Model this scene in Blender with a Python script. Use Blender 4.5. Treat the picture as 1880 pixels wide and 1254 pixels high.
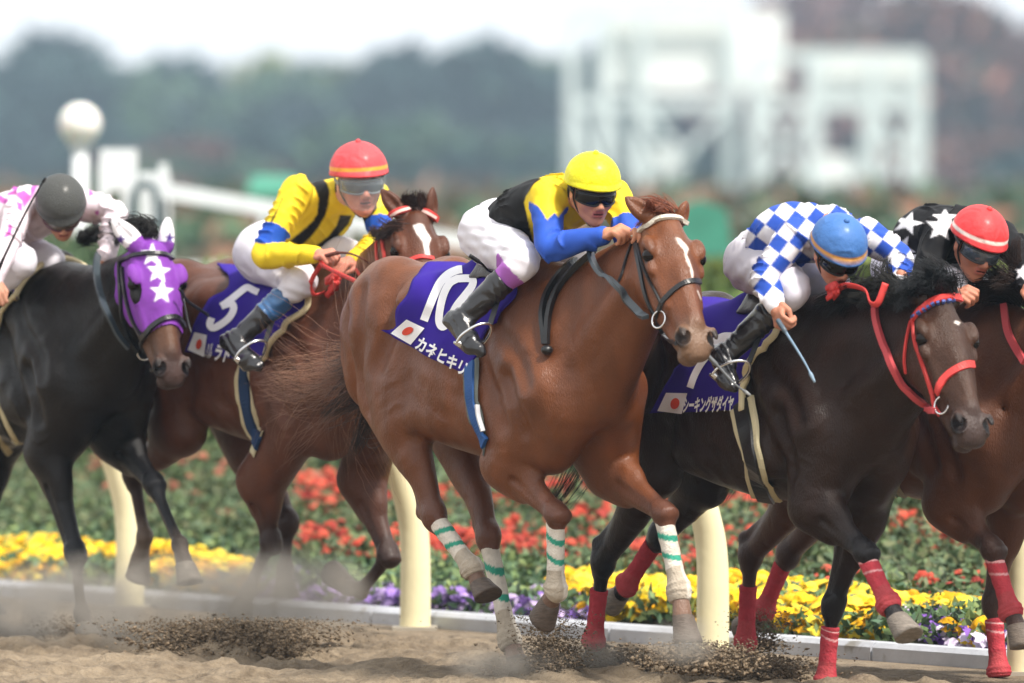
import bpy, math, random
import numpy as np
from mathutils import Vector
random.seed(7); rng = np.random.default_rng(7)
R = math.radians
for o in list(bpy.data.objects): bpy.data.objects.remove(o)
SC = bpy.context.scene; COL = SC.collection
Q = 1.0            # mesh fineness: voxel size multiplier

# ------------------------------------------------------------------ camera, sky, sun
FPX, CX, HY, D0, CAMZ = 14880.0, 940.0, 480.0, 32.0, 1.645
cam_data = bpy.data.cameras.new('camera'); cam = bpy.data.objects.new('camera', cam_data); COL.objects.link(cam)
cam.location = (0, -D0, CAMZ); cam.rotation_euler = (R(90), 0, 0)
cam_data.sensor_width = 36; cam_data.lens = FPX/1880*36
cam_data.shift_y = -(627-HY)/1880
cam_data.clip_start = 1; cam_data.clip_end = 3000
cam_data.dof.use_dof = True; cam_data.dof.focus_distance = 32.1; cam_data.dof.aperture_fstop = 2.3
SC.camera = cam
world = bpy.data.worlds.new('World'); SC.world = world; world.use_nodes = True
SUN_EL, SUN_AZ = 56, 42      # azimuth: degrees right of the camera's back
wn = world.node_tree; bg = wn.nodes['Background']
sky = wn.nodes.new('ShaderNodeTexSky'); sky.sky_type = 'NISHITA'; sky.sun_disc = False
sky.sun_elevation = R(SUN_EL); sky.sun_rotation = R(180-SUN_AZ); sky.air_density = 1.6; sky.dust_density = 5.0; sky.ozone_density = 1.0
hsv = wn.nodes.new('ShaderNodeHueSaturation'); hsv.inputs['Saturation'].default_value = 0.38; hsv.inputs['Value'].default_value = 1.0
mixw = wn.nodes.new('ShaderNodeMixRGB'); mixw.inputs[0].default_value = 0.93; mixw.inputs[2].default_value = (19.5, 19.4, 19.3, 1)
wn.links.new(sky.outputs[0], hsv.inputs['Color']); wn.links.new(hsv.outputs[0], mixw.inputs[1]); wn.links.new(mixw.outputs[0], bg.inputs[0])
bg.inputs[1].default_value = 0.050
sun_data = bpy.data.lights.new('sun', 'SUN'); sun_data.energy = 3.9; sun_data.angle = R(7); sun_data.color = (1.0, 0.93, 0.84)
sun = bpy.data.objects.new('sun', sun_data); COL.objects.link(sun)
sd = Vector((math.sin(R(SUN_AZ))*math.cos(R(SUN_EL)), -math.cos(R(SUN_AZ))*math.cos(R(SUN_EL)), math.sin(R(SUN_EL))))
sun.rotation_euler = sd.to_track_quat('Z', 'Y').to_euler(); sun.location = (10, -20, 30)
SC.view_settings.view_transform = 'Standard'; SC.view_settings.look = 'None'; SC.view_settings.gamma = 1
SC.view_settings.exposure = 0.50
SC.render.engine = 'CYCLES'; SC.cycles.use_denoising = True; SC.cycles.max_bounces = 6; SC.cycles.volume_bounces = 0
SC.cycles.transparent_max_bounces = 8; SC.cycles.caustics_reflective = False; SC.cycles.caustics_refractive = False
SC.cycles.volume_step_rate = 2.0

def W(px, py, d):
    return np.array([(px-CX)*d/FPX, d-D0, CAMZ-(py-HY)*d/FPX])
def proj(P):
    P = np.atleast_2d(P); d = P[:, 1]+D0
    return CX+FPX*P[:, 0]/d, HY-FPX*(P[:, 2]-CAMZ)/d
def unit(v):
    v = np.asarray(v, float); return v/(np.linalg.norm(v, axis=-1, keepdims=True)+1e-12)

# ------------------------------------------------------------------ materials
def srgb(h):
    h = h.lstrip('#'); c = [int(h[i:i+2], 16)/255 for i in (0, 2, 4)]
    return tuple(x/12.92 if x <= .04045 else ((x+.055)/1.055)**2.4 for x in c)
MATS = {}
def mat(name, color=(.5, .5, .5), rough=.6, metal=0., attr=False, bump=0., bscale=60., var=0., vscale=8., sheen=0., coat=0.,
        stretch=None, spec=.5, emit=None, alpha=1., trans=0., fold=0., fscale=9., sss=0., wear=None, ior=1.45):
    if name in MATS: return MATS[name]
    m = bpy.data.materials.new(name); m.use_nodes = True; nt = m.node_tree; b = nt.nodes['Principled BSDF']; L = nt.links
    b.inputs['Roughness'].default_value = rough; b.inputs['Metallic'].default_value = metal
    b.inputs['Specular IOR Level'].default_value = spec; b.inputs['IOR'].default_value = ior
    b.inputs['Sheen Weight'].default_value = sheen; b.inputs['Sheen Roughness'].default_value = .4
    b.inputs['Coat Weight'].default_value = coat; b.inputs['Coat Roughness'].default_value = .25
    b.inputs['Alpha'].default_value = alpha; b.inputs['Transmission Weight'].default_value = trans
    if sss: b.inputs['Subsurface Weight'].default_value = sss; b.inputs['Subsurface Radius'].default_value = (.012, .004, .002)
    tc = nt.nodes.new('ShaderNodeTexCoord'); mp = nt.nodes.new('ShaderNodeMapping'); L.new(tc.outputs['Object'], mp.inputs[0])
    if stretch: mp.inputs['Scale'].default_value = stretch
    if attr:
        a = nt.nodes.new('ShaderNodeAttribute'); a.attribute_name = 'col'; src = a.outputs['Color']
    else:
        rgb = nt.nodes.new('ShaderNodeRGB'); rgb.outputs[0].default_value = (*color, 1); src = rgb.outputs[0]
    if var:
        n = nt.nodes.new('ShaderNodeTexNoise'); n.inputs['Scale'].default_value = vscale; n.inputs['Detail'].default_value = 5
        L.new(mp.outputs[0], n.inputs['Vector'])
        mr = nt.nodes.new('ShaderNodeMapRange'); mr.inputs[1].default_value = .3; mr.inputs[2].default_value = .7
        mr.inputs[3].default_value = 1-var; mr.inputs[4].default_value = 1+var; L.new(n.outputs[0], mr.inputs[0])
        mx = nt.nodes.new('ShaderNodeVectorMath'); mx.operation = 'SCALE'; L.new(src, mx.inputs[0]); L.new(mr.outputs[0], mx.inputs['Scale'])
        src = mx.outputs[0]
    if wear:
        n = nt.nodes.new('ShaderNodeTexNoise'); n.inputs['Scale'].default_value = wear[1]; n.inputs['Detail'].default_value = 6
        L.new(tc.outputs['Object'], n.inputs['Vector'])
        mr = nt.nodes.new('ShaderNodeMapRange'); mr.inputs[1].default_value = wear[2]; mr.inputs[2].default_value = wear[2]+.12; L.new(n.outputs[0], mr.inputs[0])
        mx = nt.nodes.new('ShaderNodeMixRGB'); L.new(mr.outputs[0], mx.inputs[0]); L.new(src, mx.inputs[1]); mx.inputs[2].default_value = (*wear[0], 1)
        src = mx.outputs[0]
    L.new(src, b.inputs['Base Color'])
    last = None
    if bump:
        n = nt.nodes.new('ShaderNodeTexNoise'); n.inputs['Scale'].default_value = bscale; n.inputs['Detail'].default_value = 4
        L.new(mp.outputs[0], n.inputs['Vector']); bp = nt.nodes.new('ShaderNodeBump'); bp.inputs['Strength'].default_value = bump
        bp.inputs['Distance'].default_value = .01; L.new(n.outputs[0], bp.inputs['Height']); last = bp
    if fold:
        n = nt.nodes.new('ShaderNodeTexNoise'); n.inputs['Scale'].default_value = fscale; n.inputs['Detail'].default_value = 2.5
        n.inputs['Distortion'].default_value = .8; n.noise_type = 'RIDGED_MULTIFRACTAL'
        L.new(tc.outputs['Object'], n.inputs['Vector']); bp = nt.nodes.new('ShaderNodeBump'); bp.inputs['Strength'].default_value = fold
        bp.inputs['Distance'].default_value = .02; L.new(n.outputs[0], bp.inputs['Height'])
        if last: L.new(last.outputs[0], bp.inputs['Normal'])
        last = bp
    if last: L.new(last.outputs[0], b.inputs['Normal'])
    if emit: b.inputs['Emission Color'].default_value = (*emit[0], 1); b.inputs['Emission Strength'].default_value = emit[1]
    MATS[name] = m; return m

# ------------------------------------------------------------------ objects
def tagobj(o, label=None, cat=None, group=None, kind=None):
    for k, v in (('label', label), ('category', cat), ('group', group), ('kind', kind)):
        if v: o[k] = v
    return o
def empty(name, loc=(0, 0, 0), rz=0., **kw):
    o = bpy.data.objects.new(name, None); COL.objects.link(o); o.location = tuple(loc); o.rotation_euler = (0, 0, rz)
    o.empty_display_size = .1
    return tagobj(o, **kw)
def mesh(name, V, F, m, parent=None, smooth=True, cols=None, loc=None, **kw):
    me = bpy.data.meshes.new(name); V = np.asarray(V, np.float32)
    if isinstance(F, np.ndarray) and F.ndim == 2:
        k = F.shape[1]; nf = len(F)
        me.vertices.add(len(V)); me.vertices.foreach_set('co', V.ravel())
        me.loops.add(nf*k); me.loops.foreach_set('vertex_index', F.astype(np.int32).ravel())
        me.polygons.add(nf); me.polygons.foreach_set('loop_start', np.arange(nf, dtype=np.int32)*k)
        me.update(calc_edges=True)
    else:
        me.from_pydata([tuple(map(float, v)) for v in V], [], [tuple(int(i) for i in f) for f in F])
    if smooth: me.polygons.foreach_set('use_smooth', np.ones(len(me.polygons), bool))
    if cols is not None:
        c = np.ones((len(V), 4), np.float32); c[:, :3] = cols
        at = me.color_attributes.new('col', 'FLOAT_COLOR', 'POINT'); at.data.foreach_set('color', c.ravel())
    for mm in (m if isinstance(m, list) else [m]): me.materials.append(mm)
    me.update()
    o = bpy.data.objects.new(name, me); COL.objects.link(o)
    if parent is not None: o.parent = parent
    if loc is not None: o.location = loc
    return tagobj(o, **kw)
class MB:
    """collects simple shapes into one mesh"""
    def __init__(s): s.V = []; s.F = []; s.n = 0; s.C = []
    def add(s, V, F, c=None):
        V = np.asarray(V, float); s.V.append(V); s.F += [tuple(int(i)+s.n for i in f) for f in F]; s.n += len(V)
        if c is not None: s.C.append(np.broadcast_to(np.asarray(c, float), (len(V), 3)))
        return s
    def box(s, c, size, rz=0., axes=None, col=None):
        h = np.array(size)/2; g = np.array([[x, y, z] for x in (-1, 1) for y in (-1, 1) for z in (-1, 1)])*h
        if axes is None:
            ca, sa = math.cos(rz), math.sin(rz); axes = np.array([[ca, sa, 0], [-sa, ca, 0], [0, 0, 1]])
        V = g@np.asarray(axes)+np.asarray(c)
        return s.add(V, [(0, 1, 3, 2), (4, 6, 7, 5), (0, 4, 5, 1), (2, 3, 7, 6), (0, 2, 6, 4), (1, 5, 7, 3)], col)
    def bar(s, a, b, w, h=None, col=None):
        a = np.asarray(a, float); b = np.asarray(b, float); e = unit(b-a); up = np.array([0, 0, 1.]) if abs(e[2]) < .95 else np.array([0, 1., 0])
        sd_ = unit(np.cross(e, up)); n = np.cross(sd_, e)
        return s.box((a+b)/2, (np.linalg.norm(b-a), w, h or w), axes=np.array([e, sd_, n]), col=col)
    def tube(s, pts, r, n=10, col=None, flat=1., side=None, caps=True):
        V, F = tube(pts, r, n, flat, side, caps); return s.add(V, F, col)
    def build(s, name, m, parent=None, smooth=False, **kw):
        V = np.concatenate(s.V); return mesh(name, V, s.F, m, parent, smooth, np.concatenate(s.C) if s.C else None, **kw)
def tube(pts, r, n=10, flat=1., side=None, caps=True):
    pts = np.asarray(pts, float); N = len(pts); r = np.broadcast_to(np.asarray(r, float), (N,))
    T = unit(np.gradient(pts, axis=0)); ref = np.array([0, 0, 1.]) if side is None else np.asarray(side, float)
    V = []; prev = None
    for i in range(N):
        a = ref-T[i]*ref.dot(T[i]) if prev is None or side is not None else prev-T[i]*prev.dot(T[i])
        if np.linalg.norm(a) < 1e-4: a = np.cross(T[i], [1, .1, .2])
        a = unit(a); prev = a; b = np.cross(T[i], a); th = np.arange(n)*2*math.pi/n
        V.append(pts[i]+r[i]*(np.cos(th)[:, None]*a+flat*np.sin(th)[:, None]*b))
    V = np.concatenate(V); F = []
    for i in range(N-1):
        for j in range(n):
            k = (j+1) % n; F.append((i*n+j, i*n+k, (i+1)*n+k, (i+1)*n+j))
    if caps: F.append(tuple(range(n))[::-1]); F.append(tuple((N-1)*n+j for j in range(n)))
    return V, F
def cr(pts, m=6):
    """Catmull-Rom through the points (any dimension)"""
    P = np.asarray(pts, float); P = np.vstack([2*P[0]-P[1], P, 2*P[-1]-P[-2]]); out = []
    for i in range(1, len(P)-2):
        p0, p1, p2, p3 = P[i-1:i+3]
        for t in np.arange(m)/m:
            out.append(.5*((2*p1)+(-p0+p2)*t+(2*p0-5*p1+4*p2-p3)*t*t+(-p0+3*p1-3*p2+p3)*t**3))
    out.append(P[-2]); return np.array(out)

# ------------------------------------------------------------------ implicit surfaces
def vnoise(x, y, s, seed=0):
    r = np.random.default_rng(seed); g = r.random((64, 64)); x = x*s; y = y*s; i = np.floor(x).astype(int); j = np.floor(y).astype(int); fx = x-i; fy = y-j; fx = fx*fx*(3-2*fx); fy = fy*fy*(3-2*fy)
    a = g[i % 64, j % 64]; b = g[(i+1) % 64, j % 64]; c = g[i % 64, (j+1) % 64]; d = g[(i+1) % 64, (j+1) % 64]; return a*(1-fx)*(1-fy)+b*fx*(1-fy)+c*(1-fx)*fy+d*fx*fy
class Field:
    def __init__(s, ax, ay, az):
        s.ax = [np.asarray(a, np.float32) for a in (ax, ay, az)]
        s.v = np.full([len(a) for a in s.ax], .5, np.float32)
    @staticmethod
    def cube(lo, hi, h):
        h = h*Q; return Field(*[np.arange(lo[i], hi[i]+h, h) for i in range(3)])
    def sub(s, lo, hi):
        sl = []
        for a, l, h in zip(s.ax, lo, hi):
            i, j = np.searchsorted(a, l), np.searchsorted(a, h)
            if j-i < 2: return None, None
            sl.append(slice(i, j))
        g = [s.ax[0][sl[0]][:, None, None], s.ax[1][sl[1]][None, :, None], s.ax[2][sl[2]][None, None, :]]
        return tuple(sl), g
    def add(s, prims, k=.03, op='+'):
        if not isinstance(prims, list): prims = [prims]
        m = k+.02
        lo = np.min([p[1] for p in prims], axis=0)-m; hi = np.max([p[2] for p in prims], axis=0)+m
        sl, g = s.sub(lo, hi)
        if sl is None: return s
        if len(prims) == 1: d = prims[0][0](*g)
        else:
            T = Field.__new__(Field); T.ax = [s.ax[i][sl[i]] for i in range(3)]; T.v = np.full(s.v[sl].shape, .5, np.float32)
            for p in prims:
                s2, g2 = T.sub(p[1]-m, p[2]+m)
                if s2 is not None: T.v[s2] = np.minimum(T.v[s2], p[0](*g2))
            d = T.v
            for _ in range(2 if len(prims) > 6 else 0):
                for ax in range(3):
                    e = np.moveaxis(d, ax, 0); c = e.copy(); c[1:-1] = (e[:-2]+2*e[1:-1]+e[2:])*.25; d = np.moveaxis(c, 0, ax)
        a = s.v[sl]
        if op == '+':
            h = np.maximum(k-np.abs(a-d), 0)/k; s.v[sl] = np.minimum(a, d)-h*h*k*.25
        else:
            d = -d; h = np.maximum(k-np.abs(a-d), 0)/k; s.v[sl] = np.maximum(a, d)+h*h*k*.25
        return s
    def cut(s, prims, k=.01): return s.add(prims, k, '-')
    def sample(s, P):
        P = np.asarray(P, float); idx = []; fr = []
        for i in range(3):
            a = s.ax[i]; j = np.clip(np.searchsorted(a, P[:, i])-1, 0, len(a)-2)
            idx.append(j); fr.append(np.clip((P[:, i]-a[j])/(a[j+1]-a[j]), 0, 1))
        out = 0
        for dx in (0, 1):
            for dy in (0, 1):
                for dz in (0, 1):
                    w = (fr[0] if dx else 1-fr[0])*(fr[1] if dy else 1-fr[1])*(fr[2] if dz else 1-fr[2])
                    out = out+w*s.v[idx[0]+dx, idx[1]+dy, idx[2]+dz]
        return out
    def grad(s, P, e=.008):
        G = np.zeros_like(P)
        for i in range(3):
            d = np.zeros(3); d[i] = e; G[:, i] = s.sample(P+d)-s.sample(P-d)
        return unit(G)
    def ray(s, O, D, t0, t1, level=0., step=.012):
        """first crossing of the level along each ray; nan where it misses"""
        n = int((t1-t0)/step)+2; ts = np.linspace(t0, t1, n); N = len(D); O = np.broadcast_to(O, D.shape)
        P = O[:, None, :]+D[:, None, :]*ts[None, :, None]
        v = s.sample(P.reshape(-1, 3)).reshape(N, n)-level
        inside = v < 0; hit = inside.any(axis=1); i = np.maximum(inside.argmax(axis=1), 1)
        r = np.arange(N); a, b = v[r, i-1], v[r, i]; t = ts[i-1]+(ts[i]-ts[i-1])*np.clip(a/(a-b+1e-9), 0, 1)
        X = O+D*t[:, None]; X[~hit] = np.nan; return X
    def surface(s, clean=True):
        v = s.v; ins = v < 0; c = np.zeros(tuple(n-1 for n in v.shape), np.uint8)
        for dx in (0, 1):
            for dy in (0, 1):
                for dz in (0, 1): c += ins[dx:v.shape[0]-1+dx, dy:v.shape[1]-1+dy, dz:v.shape[2]-1+dz]
        act = np.argwhere((c > 0) & (c < 8)); N = len(act); vid = np.full(c.shape, -1, np.int32); vid[tuple(act.T)] = np.arange(N)
        acc = np.zeros((N, 3)); cnt = np.zeros(N)
        cr_ = [(0, 0, 0), (1, 0, 0), (0, 1, 0), (1, 1, 0), (0, 0, 1), (1, 0, 1), (0, 1, 1), (1, 1, 1)]
        for a in range(8):
            for ax in range(3):
                if cr_[a][ax]: continue
                o1 = np.array(cr_[a]); o2 = o1.copy(); o2[ax] = 1
                A = act+o1; B = act+o2; va = v[tuple(A.T)]; vb = v[tuple(B.T)]; k = (va < 0) != (vb < 0)
                t = va[k]/(va[k]-vb[k]); A = A[k]; B = B[k]
                pa = np.stack([s.ax[i][A[:, i]] for i in range(3)], 1); pb = np.stack([s.ax[i][B[:, i]] for i in range(3)], 1)
                acc[k] += pa+(pb-pa)*t[:, None]; cnt[k] += 1
        V = acc/np.maximum(cnt, 1)[:, None]; Fs = []
        for ax in range(3):
            sl0 = [slice(1, -1)]*3; sl0[ax] = slice(0, -1); sl1 = [slice(1, -1)]*3; sl1[ax] = slice(1, None)
            a = ins[tuple(sl0)]; b = ins[tuple(sl1)]; E = np.argwhere(a != b)
            if not len(E): continue
            flip = a[tuple(E.T)]; E = E+1; E[:, ax] -= 1; u_, w_ = [(1, 2), (2, 0), (0, 1)][ax]
            q = []
            for du, dw in ((-1, -1), (0, -1), (0, 0), (-1, 0)):
                I = E.copy(); I[:, u_] += du; I[:, w_] += dw; q.append(vid[tuple(I.T)])
            q = np.stack(q, 1); q[~flip] = q[~flip][:, ::-1]; Fs.append(q)
        F = np.concatenate(Fs); F = F[(F >= 0).all(axis=1)]
        for _ in range(1):
            S = np.zeros_like(V); C = np.zeros(N)
            for i in range(4):
                np.add.at(S, F[:, i], V[F[:, (i+1) % 4]]+V[F[:, (i+3) % 4]]); np.add.at(C, F[:, i], 2)
            V = V*.5+.5*S/np.maximum(C, 1)[:, None]
        e = .006; val = s.sample(V); G = np.zeros_like(V)
        for i in range(3):
            d = np.zeros(3); d[i] = e; G[:, i] = (s.sample(V+d)-s.sample(V-d))/(2*e)
        V -= G*(val/np.maximum((G**2).sum(1), .2))[:, None]
        return V, F
def cap(p0, p1, a0, a1=None, b0=None, b1=None, side=(0, 1, 0)):
    """tapered capsule; a = radius along 'side', b = radius across it"""
    p0 = np.asarray(p0, float); p1 = np.asarray(p1, float); a1 = a0 if a1 is None else a1; b0 = a0 if b0 is None else b0; b1 = (a1 if b0 == a0 else b0) if b1 is None else b1
    e = p1-p0; Ln = np.linalg.norm(e)+1e-9; e = e/Ln; s_ = np.asarray(side, float); s_ = s_-e*s_.dot(e)
    if np.linalg.norm(s_) < 1e-3: s_ = np.cross(e, [1, 0, 0.3])
    s_ = unit(s_); b_ = np.cross(e, s_); r = max(a0, a1, b0, b1); same = (a0 == b0 and a1 == b1)
    def f(X, Y, Z):
        x, y, z = X-p0[0], Y-p0[1], Z-p0[2]
        q = x*e[0]+y*e[1]+z*e[2]; t = np.clip(q/Ln, 0, 1); ex = q-t*Ln
        if same:
            ra = a0+(a1-a0)*t; x = x-t*Ln*e[0]; y = y-t*Ln*e[1]; z = z-t*Ln*e[2]
            return (np.sqrt(x*x+y*y+z*z)-ra).astype(np.float32)
        u = x*s_[0]+y*s_[1]+z*s_[2]; w = x*b_[0]+y*b_[1]+z*b_[2]
        ra = a0+(a1-a0)*t; rb = b0+(b1-b0)*t; rm = np.minimum(ra, rb)
        k0 = np.sqrt((u/ra)**2+(w/rb)**2+(ex/rm)**2); k1 = np.sqrt((u/ra**2)**2+(w/rb**2)**2+(ex/rm**2)**2)+1e-6
        return (k0*(k0-1)/k1).astype(np.float32)
    return f, np.minimum(p0, p1)-r, np.maximum(p0, p1)+r
def ell(c, r, ax=None):
    c = np.asarray(c, float); r = np.broadcast_to(np.asarray(r, float), (3,)); M = np.eye(3) if ax is None else np.asarray(ax, float)
    ext = np.sqrt(((M*r[:, None])**2).sum(0))
    def f(X, Y, Z):
        x, y, z = X-c[0], Y-c[1], Z-c[2]; k0 = 0; k1 = 0
        for i in range(3):
            u = x*M[i, 0]+y*M[i, 1]+z*M[i, 2]; k0 = k0+(u/r[i])**2; k1 = k1+(u/r[i]**2)**2
        k0 = np.sqrt(k0); return (k0*(k0-1)/(np.sqrt(k1)+1e-6)).astype(np.float32)
    return f, c-ext, c+ext
def chain(P, side=(0, 1, 0), m=4):
    """P rows: x y z ra rb -> list of capsules through a smooth spine"""
    P = np.asarray(P, float)
    if P.shape[1] == 4: P = np.hstack([P, P[:, 3:]])
    C = cr(P, m); C[:, 3:] = np.maximum(C[:, 3:], .004)
    return [cap(a[:3], b[:3], a[3], b[3], a[4], b[4], side) for a, b in zip(C[:-1], C[1:])]
def inpoly(x, y, poly):
    poly = np.asarray(poly, float); c = np.zeros(len(x), bool); n = len(poly)
    for i in range(n):
        x1, y1 = poly[i]; x2, y2 = poly[i-1]
        with np.errstate(divide='ignore', invalid='ignore'):
            c ^= ((y1 > y) != (y2 > y)) & (x < (x2-x1)*(y-y1)/(y2-y1+1e-12)+x1)
    return c
def star(cx, cy, r, rot=0., inner=.42, sx=1., shear=0.):
    out = []
    for i in range(10):
        a = math.pi*i/5+rot-math.pi/2; q = r if i % 2 == 0 else r*inner; x, y = q*math.cos(a)*sx, q*math.sin(a)
        out.append((cx+x+shear*y, cy+y))
    return out

# thin things that lie on a surface
def ribbon(P, Nn, w, th=.003, lift=.002):
    P = np.asarray(P, float); T = unit(np.gradient(P, axis=0)); S = unit(np.cross(Nn, T)); w = np.broadcast_to(np.asarray(w, float), (len(P),))[:, None]/2
    a = P+Nn*lift; V = np.stack([a-S*w, a+S*w, a+S*w*.86+Nn*th, a-S*w*.86+Nn*th], 1).reshape(-1, 3); F = []
    for i in range(len(P)-1):
        for j in range(4):
            k = (j+1) % 4; F.append((i*4+j, i*4+k, i*4+4+k, i*4+4+j))
    F += [(3, 2, 1, 0), tuple(len(P)*4-4+j for j in range(4))]
    return V, F
def smooth_pts(P, it=2):
    P = P.copy()
    for _ in range(it): P[1:-1] = (P[:-2]+2*P[1:-1]+P[2:])/4
    return P
class Frame:
    def __init__(s, org, ang=0.):
        s.o = np.asarray(org, float); c, q = math.cos(ang), math.sin(ang); s.M = np.array([[c, -q, 0], [q, c, 0], [0, 0, 1.]]); s.ang = ang
    def loc(s, P): return (np.asarray(P, float)-s.o)@s.M.T
    def wor(s, P): return np.asarray(P, float)@s.M+s.o
    def rays(s, px):
        px = np.atleast_2d(np.asarray(px, float)); D = np.stack([(px[:, 0]-CX)/FPX, np.ones(len(px)), -(px[:, 1]-HY)/FPX], 1)
        return s.loc(np.array([[0, -D0, CAMZ]]))[0], D@s.M.T
def hits(fr, fld, px, dmid, level=0., span=1.9):
    O, D = fr.rays(px); return fld.ray(O, D, dmid-span, dmid+span, level)
def fillnan(X):
    ok = ~np.isnan(X[:, 0])
    if not ok.any(): return None
    i = np.arange(len(X))
    return np.stack([np.interp(i, i[ok], X[ok, k]) for k in range(3)], 1)
def strap(fr, fld, px, w, dmid, m=8, th=.004, lift=.003, it=3, lv=0.):
    """a strap laid along a pixel polyline on the surface -> V, F in the local frame"""
    px = cr(px, m); X = fillnan(hits(fr, fld, px, dmid, lv))
    X = smooth_pts(X, it); N = fld.grad(X); return ribbon(X, N, w, th, lift)
def patch(fr, fld, poly, dmid, level, cell=3.0):
    """a filled pixel polygon laid on the surface: fine grid clipped to the outline"""
    import bmesh
    from mathutils.geometry import delaunay_2d_cdt
    poly = np.asarray(poly, float); n = len(poly)
    dense = np.concatenate([poly[i]+(poly[(i+1) % n]-poly[i])*np.linspace(0, 1, max(2, int(np.linalg.norm(poly[(i+1) % n]-poly[i])/cell)+1))[:-1, None] for i in range(n)])
    lo, hi = poly.min(0), poly.max(0); gx, gy = np.meshgrid(np.arange(lo[0]+cell/2, hi[0], cell*1.6), np.arange(lo[1]+cell/2, hi[1], cell*1.6))
    g = np.stack([gx.ravel(), gy.ravel()], 1); g = g[inpoly(g[:, 0], g[:, 1], poly)]
    pts = [Vector(map(float, p)) for p in np.vstack([dense, g])]; k = len(dense)
    r = delaunay_2d_cdt(pts, [], [list(range(k))], 1, 1e-4)
    P = np.array([tuple(p) for p in r[0]]); X = hits(fr, fld, P, dmid, level); ok = ~np.isnan(X[:, 0])
    F = [f for f in r[2] if all(ok[i] for i in f)]; X[~ok] = 0
    return X, [tuple(f)[::-1] for f in F]
def stroke(px, w, closed=False):
    """outline polygon quads of a thick pen stroke in pixels -> list of quads"""
    px = np.asarray(px, float); N = len(px); T = unit(np.gradient(px, axis=0))
    if closed: T = unit(np.roll(px, -1, 0)-np.roll(px, 1, 0))
    Nn = np.stack([-T[:, 1], T[:, 0]], 1); w = np.broadcast_to(np.asarray(w, float), (N,))[:, None]/2; return px+Nn*w, px-Nn*w
def pen(fr, fld, px, w, dmid, level, closed=False, m=5):
    P = cr(px, m) if not closed else cr(np.vstack([px, px[:1]]), m)[:-1]
    A, B = stroke(P, w, closed); k = 4; cols = [A+(B-A)*t for t in np.linspace(0, 1, k)]
    X = np.concatenate([hits(fr, fld, c, dmid, level) for c in cols]); n = len(P); F = []
    for c in range(k-1):
        for i in range(n if closed else n-1):
            j = (i+1) % n; F.append((c*n+i, c*n+j, (c+1)*n+j, (c+1)*n+i))
    ok = ~np.isnan(X[:, 0]); X[~ok] = 0; return X, [f for f in F if all(ok[i] for i in f)]
def glyphs(text, bold=.03):
    cu = bpy.data.curves.new('t', 'FONT'); cu.body = text; cu.size = 1; cu.offset = bold; cu.resolution_u = 3; o = bpy.data.objects.new('t', cu); COL.objects.link(o)
    bpy.context.view_layer.update(); dg = bpy.context.evaluated_depsgraph_get(); me = bpy.data.meshes.new_from_object(o.evaluated_get(dg))
    V = np.array([v.co[:2] for v in me.vertices]).reshape(-1, 2); F = [tuple(p.vertices) for p in me.polygons]
    bpy.data.objects.remove(o); bpy.data.meshes.remove(me); bpy.data.curves.remove(cu); return V, F

# hair
def strands(roots, dirs, length, seg=7, r0=.0025, curl=.25, droop=.3, col=(.1, .05, .03), cv=.25, wave=0.):
    V = []; F = []; C = []; n = 0; N = len(roots); length = np.broadcast_to(np.asarray(length, float), (N,)); nc = max(6, N//26); lead = {}
    roots = np.asarray(roots, float); cen = roots[rng.integers(0, N, nc)]; own = np.argmin(((roots[:, None, :]-cen[None])**2).sum(2), axis=1)
    cd = rng.normal(0, curl*.42, (nc, 3)); ck = rng.normal(0, curl*.16, (nc, 3)); cl_ = rng.uniform(.8, 1.1, nc); cc_ = 1+rng.uniform(-cv, cv, nc)
    for i in range(N):
        k_ = own[i]; d = unit(dirs[i]+cd[k_]+rng.normal(0, curl*.09, 3)); p = roots[i].copy(); pts = [p.copy()]; kink = ck[k_]+rng.normal(0, curl*.05, 3); wv = rng.normal(0, wave, (seg, 3))
        for j in range(seg):
            d = unit(d+kink+np.array([0, 0, -droop])/seg+wv[j]); p = p+d*length[i]*cl_[k_]/seg; pts.append(p.copy())
        pts = np.array(pts)
        if k_ not in lead: lead[k_] = pts.copy()
        else: tt = np.linspace(0, 1, seg+1)[:, None]**1.5*.80*rng.uniform(.75, 1.1); tt = np.minimum(tt, .95); off = rng.normal(0, .006, 3); pts = pts*(1-tt)+(lead[k_]+off*np.linspace(0, 1, seg+1)[:, None]+(pts[0]-lead[k_][0])*.15)*tt
        rr = r0*np.array([1, *np.linspace(1, .3, seg)]); v, f = tube(pts, rr, 3, caps=False)
        V.append(v); F.append(np.array(f)+n); n += len(v); c = np.array(col)*cc_[k_]*(1+rng.uniform(-cv, cv)*.5); C.append(np.broadcast_to(c, (len(v), 3)))
    return np.concatenate(V), np.concatenate(F), np.concatenate(C)
# ------------------------------------------------------------------ horses
# the lines of travel: every runner heads to the right and towards the camera
DEBUG = False
class Horse: pass
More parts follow.
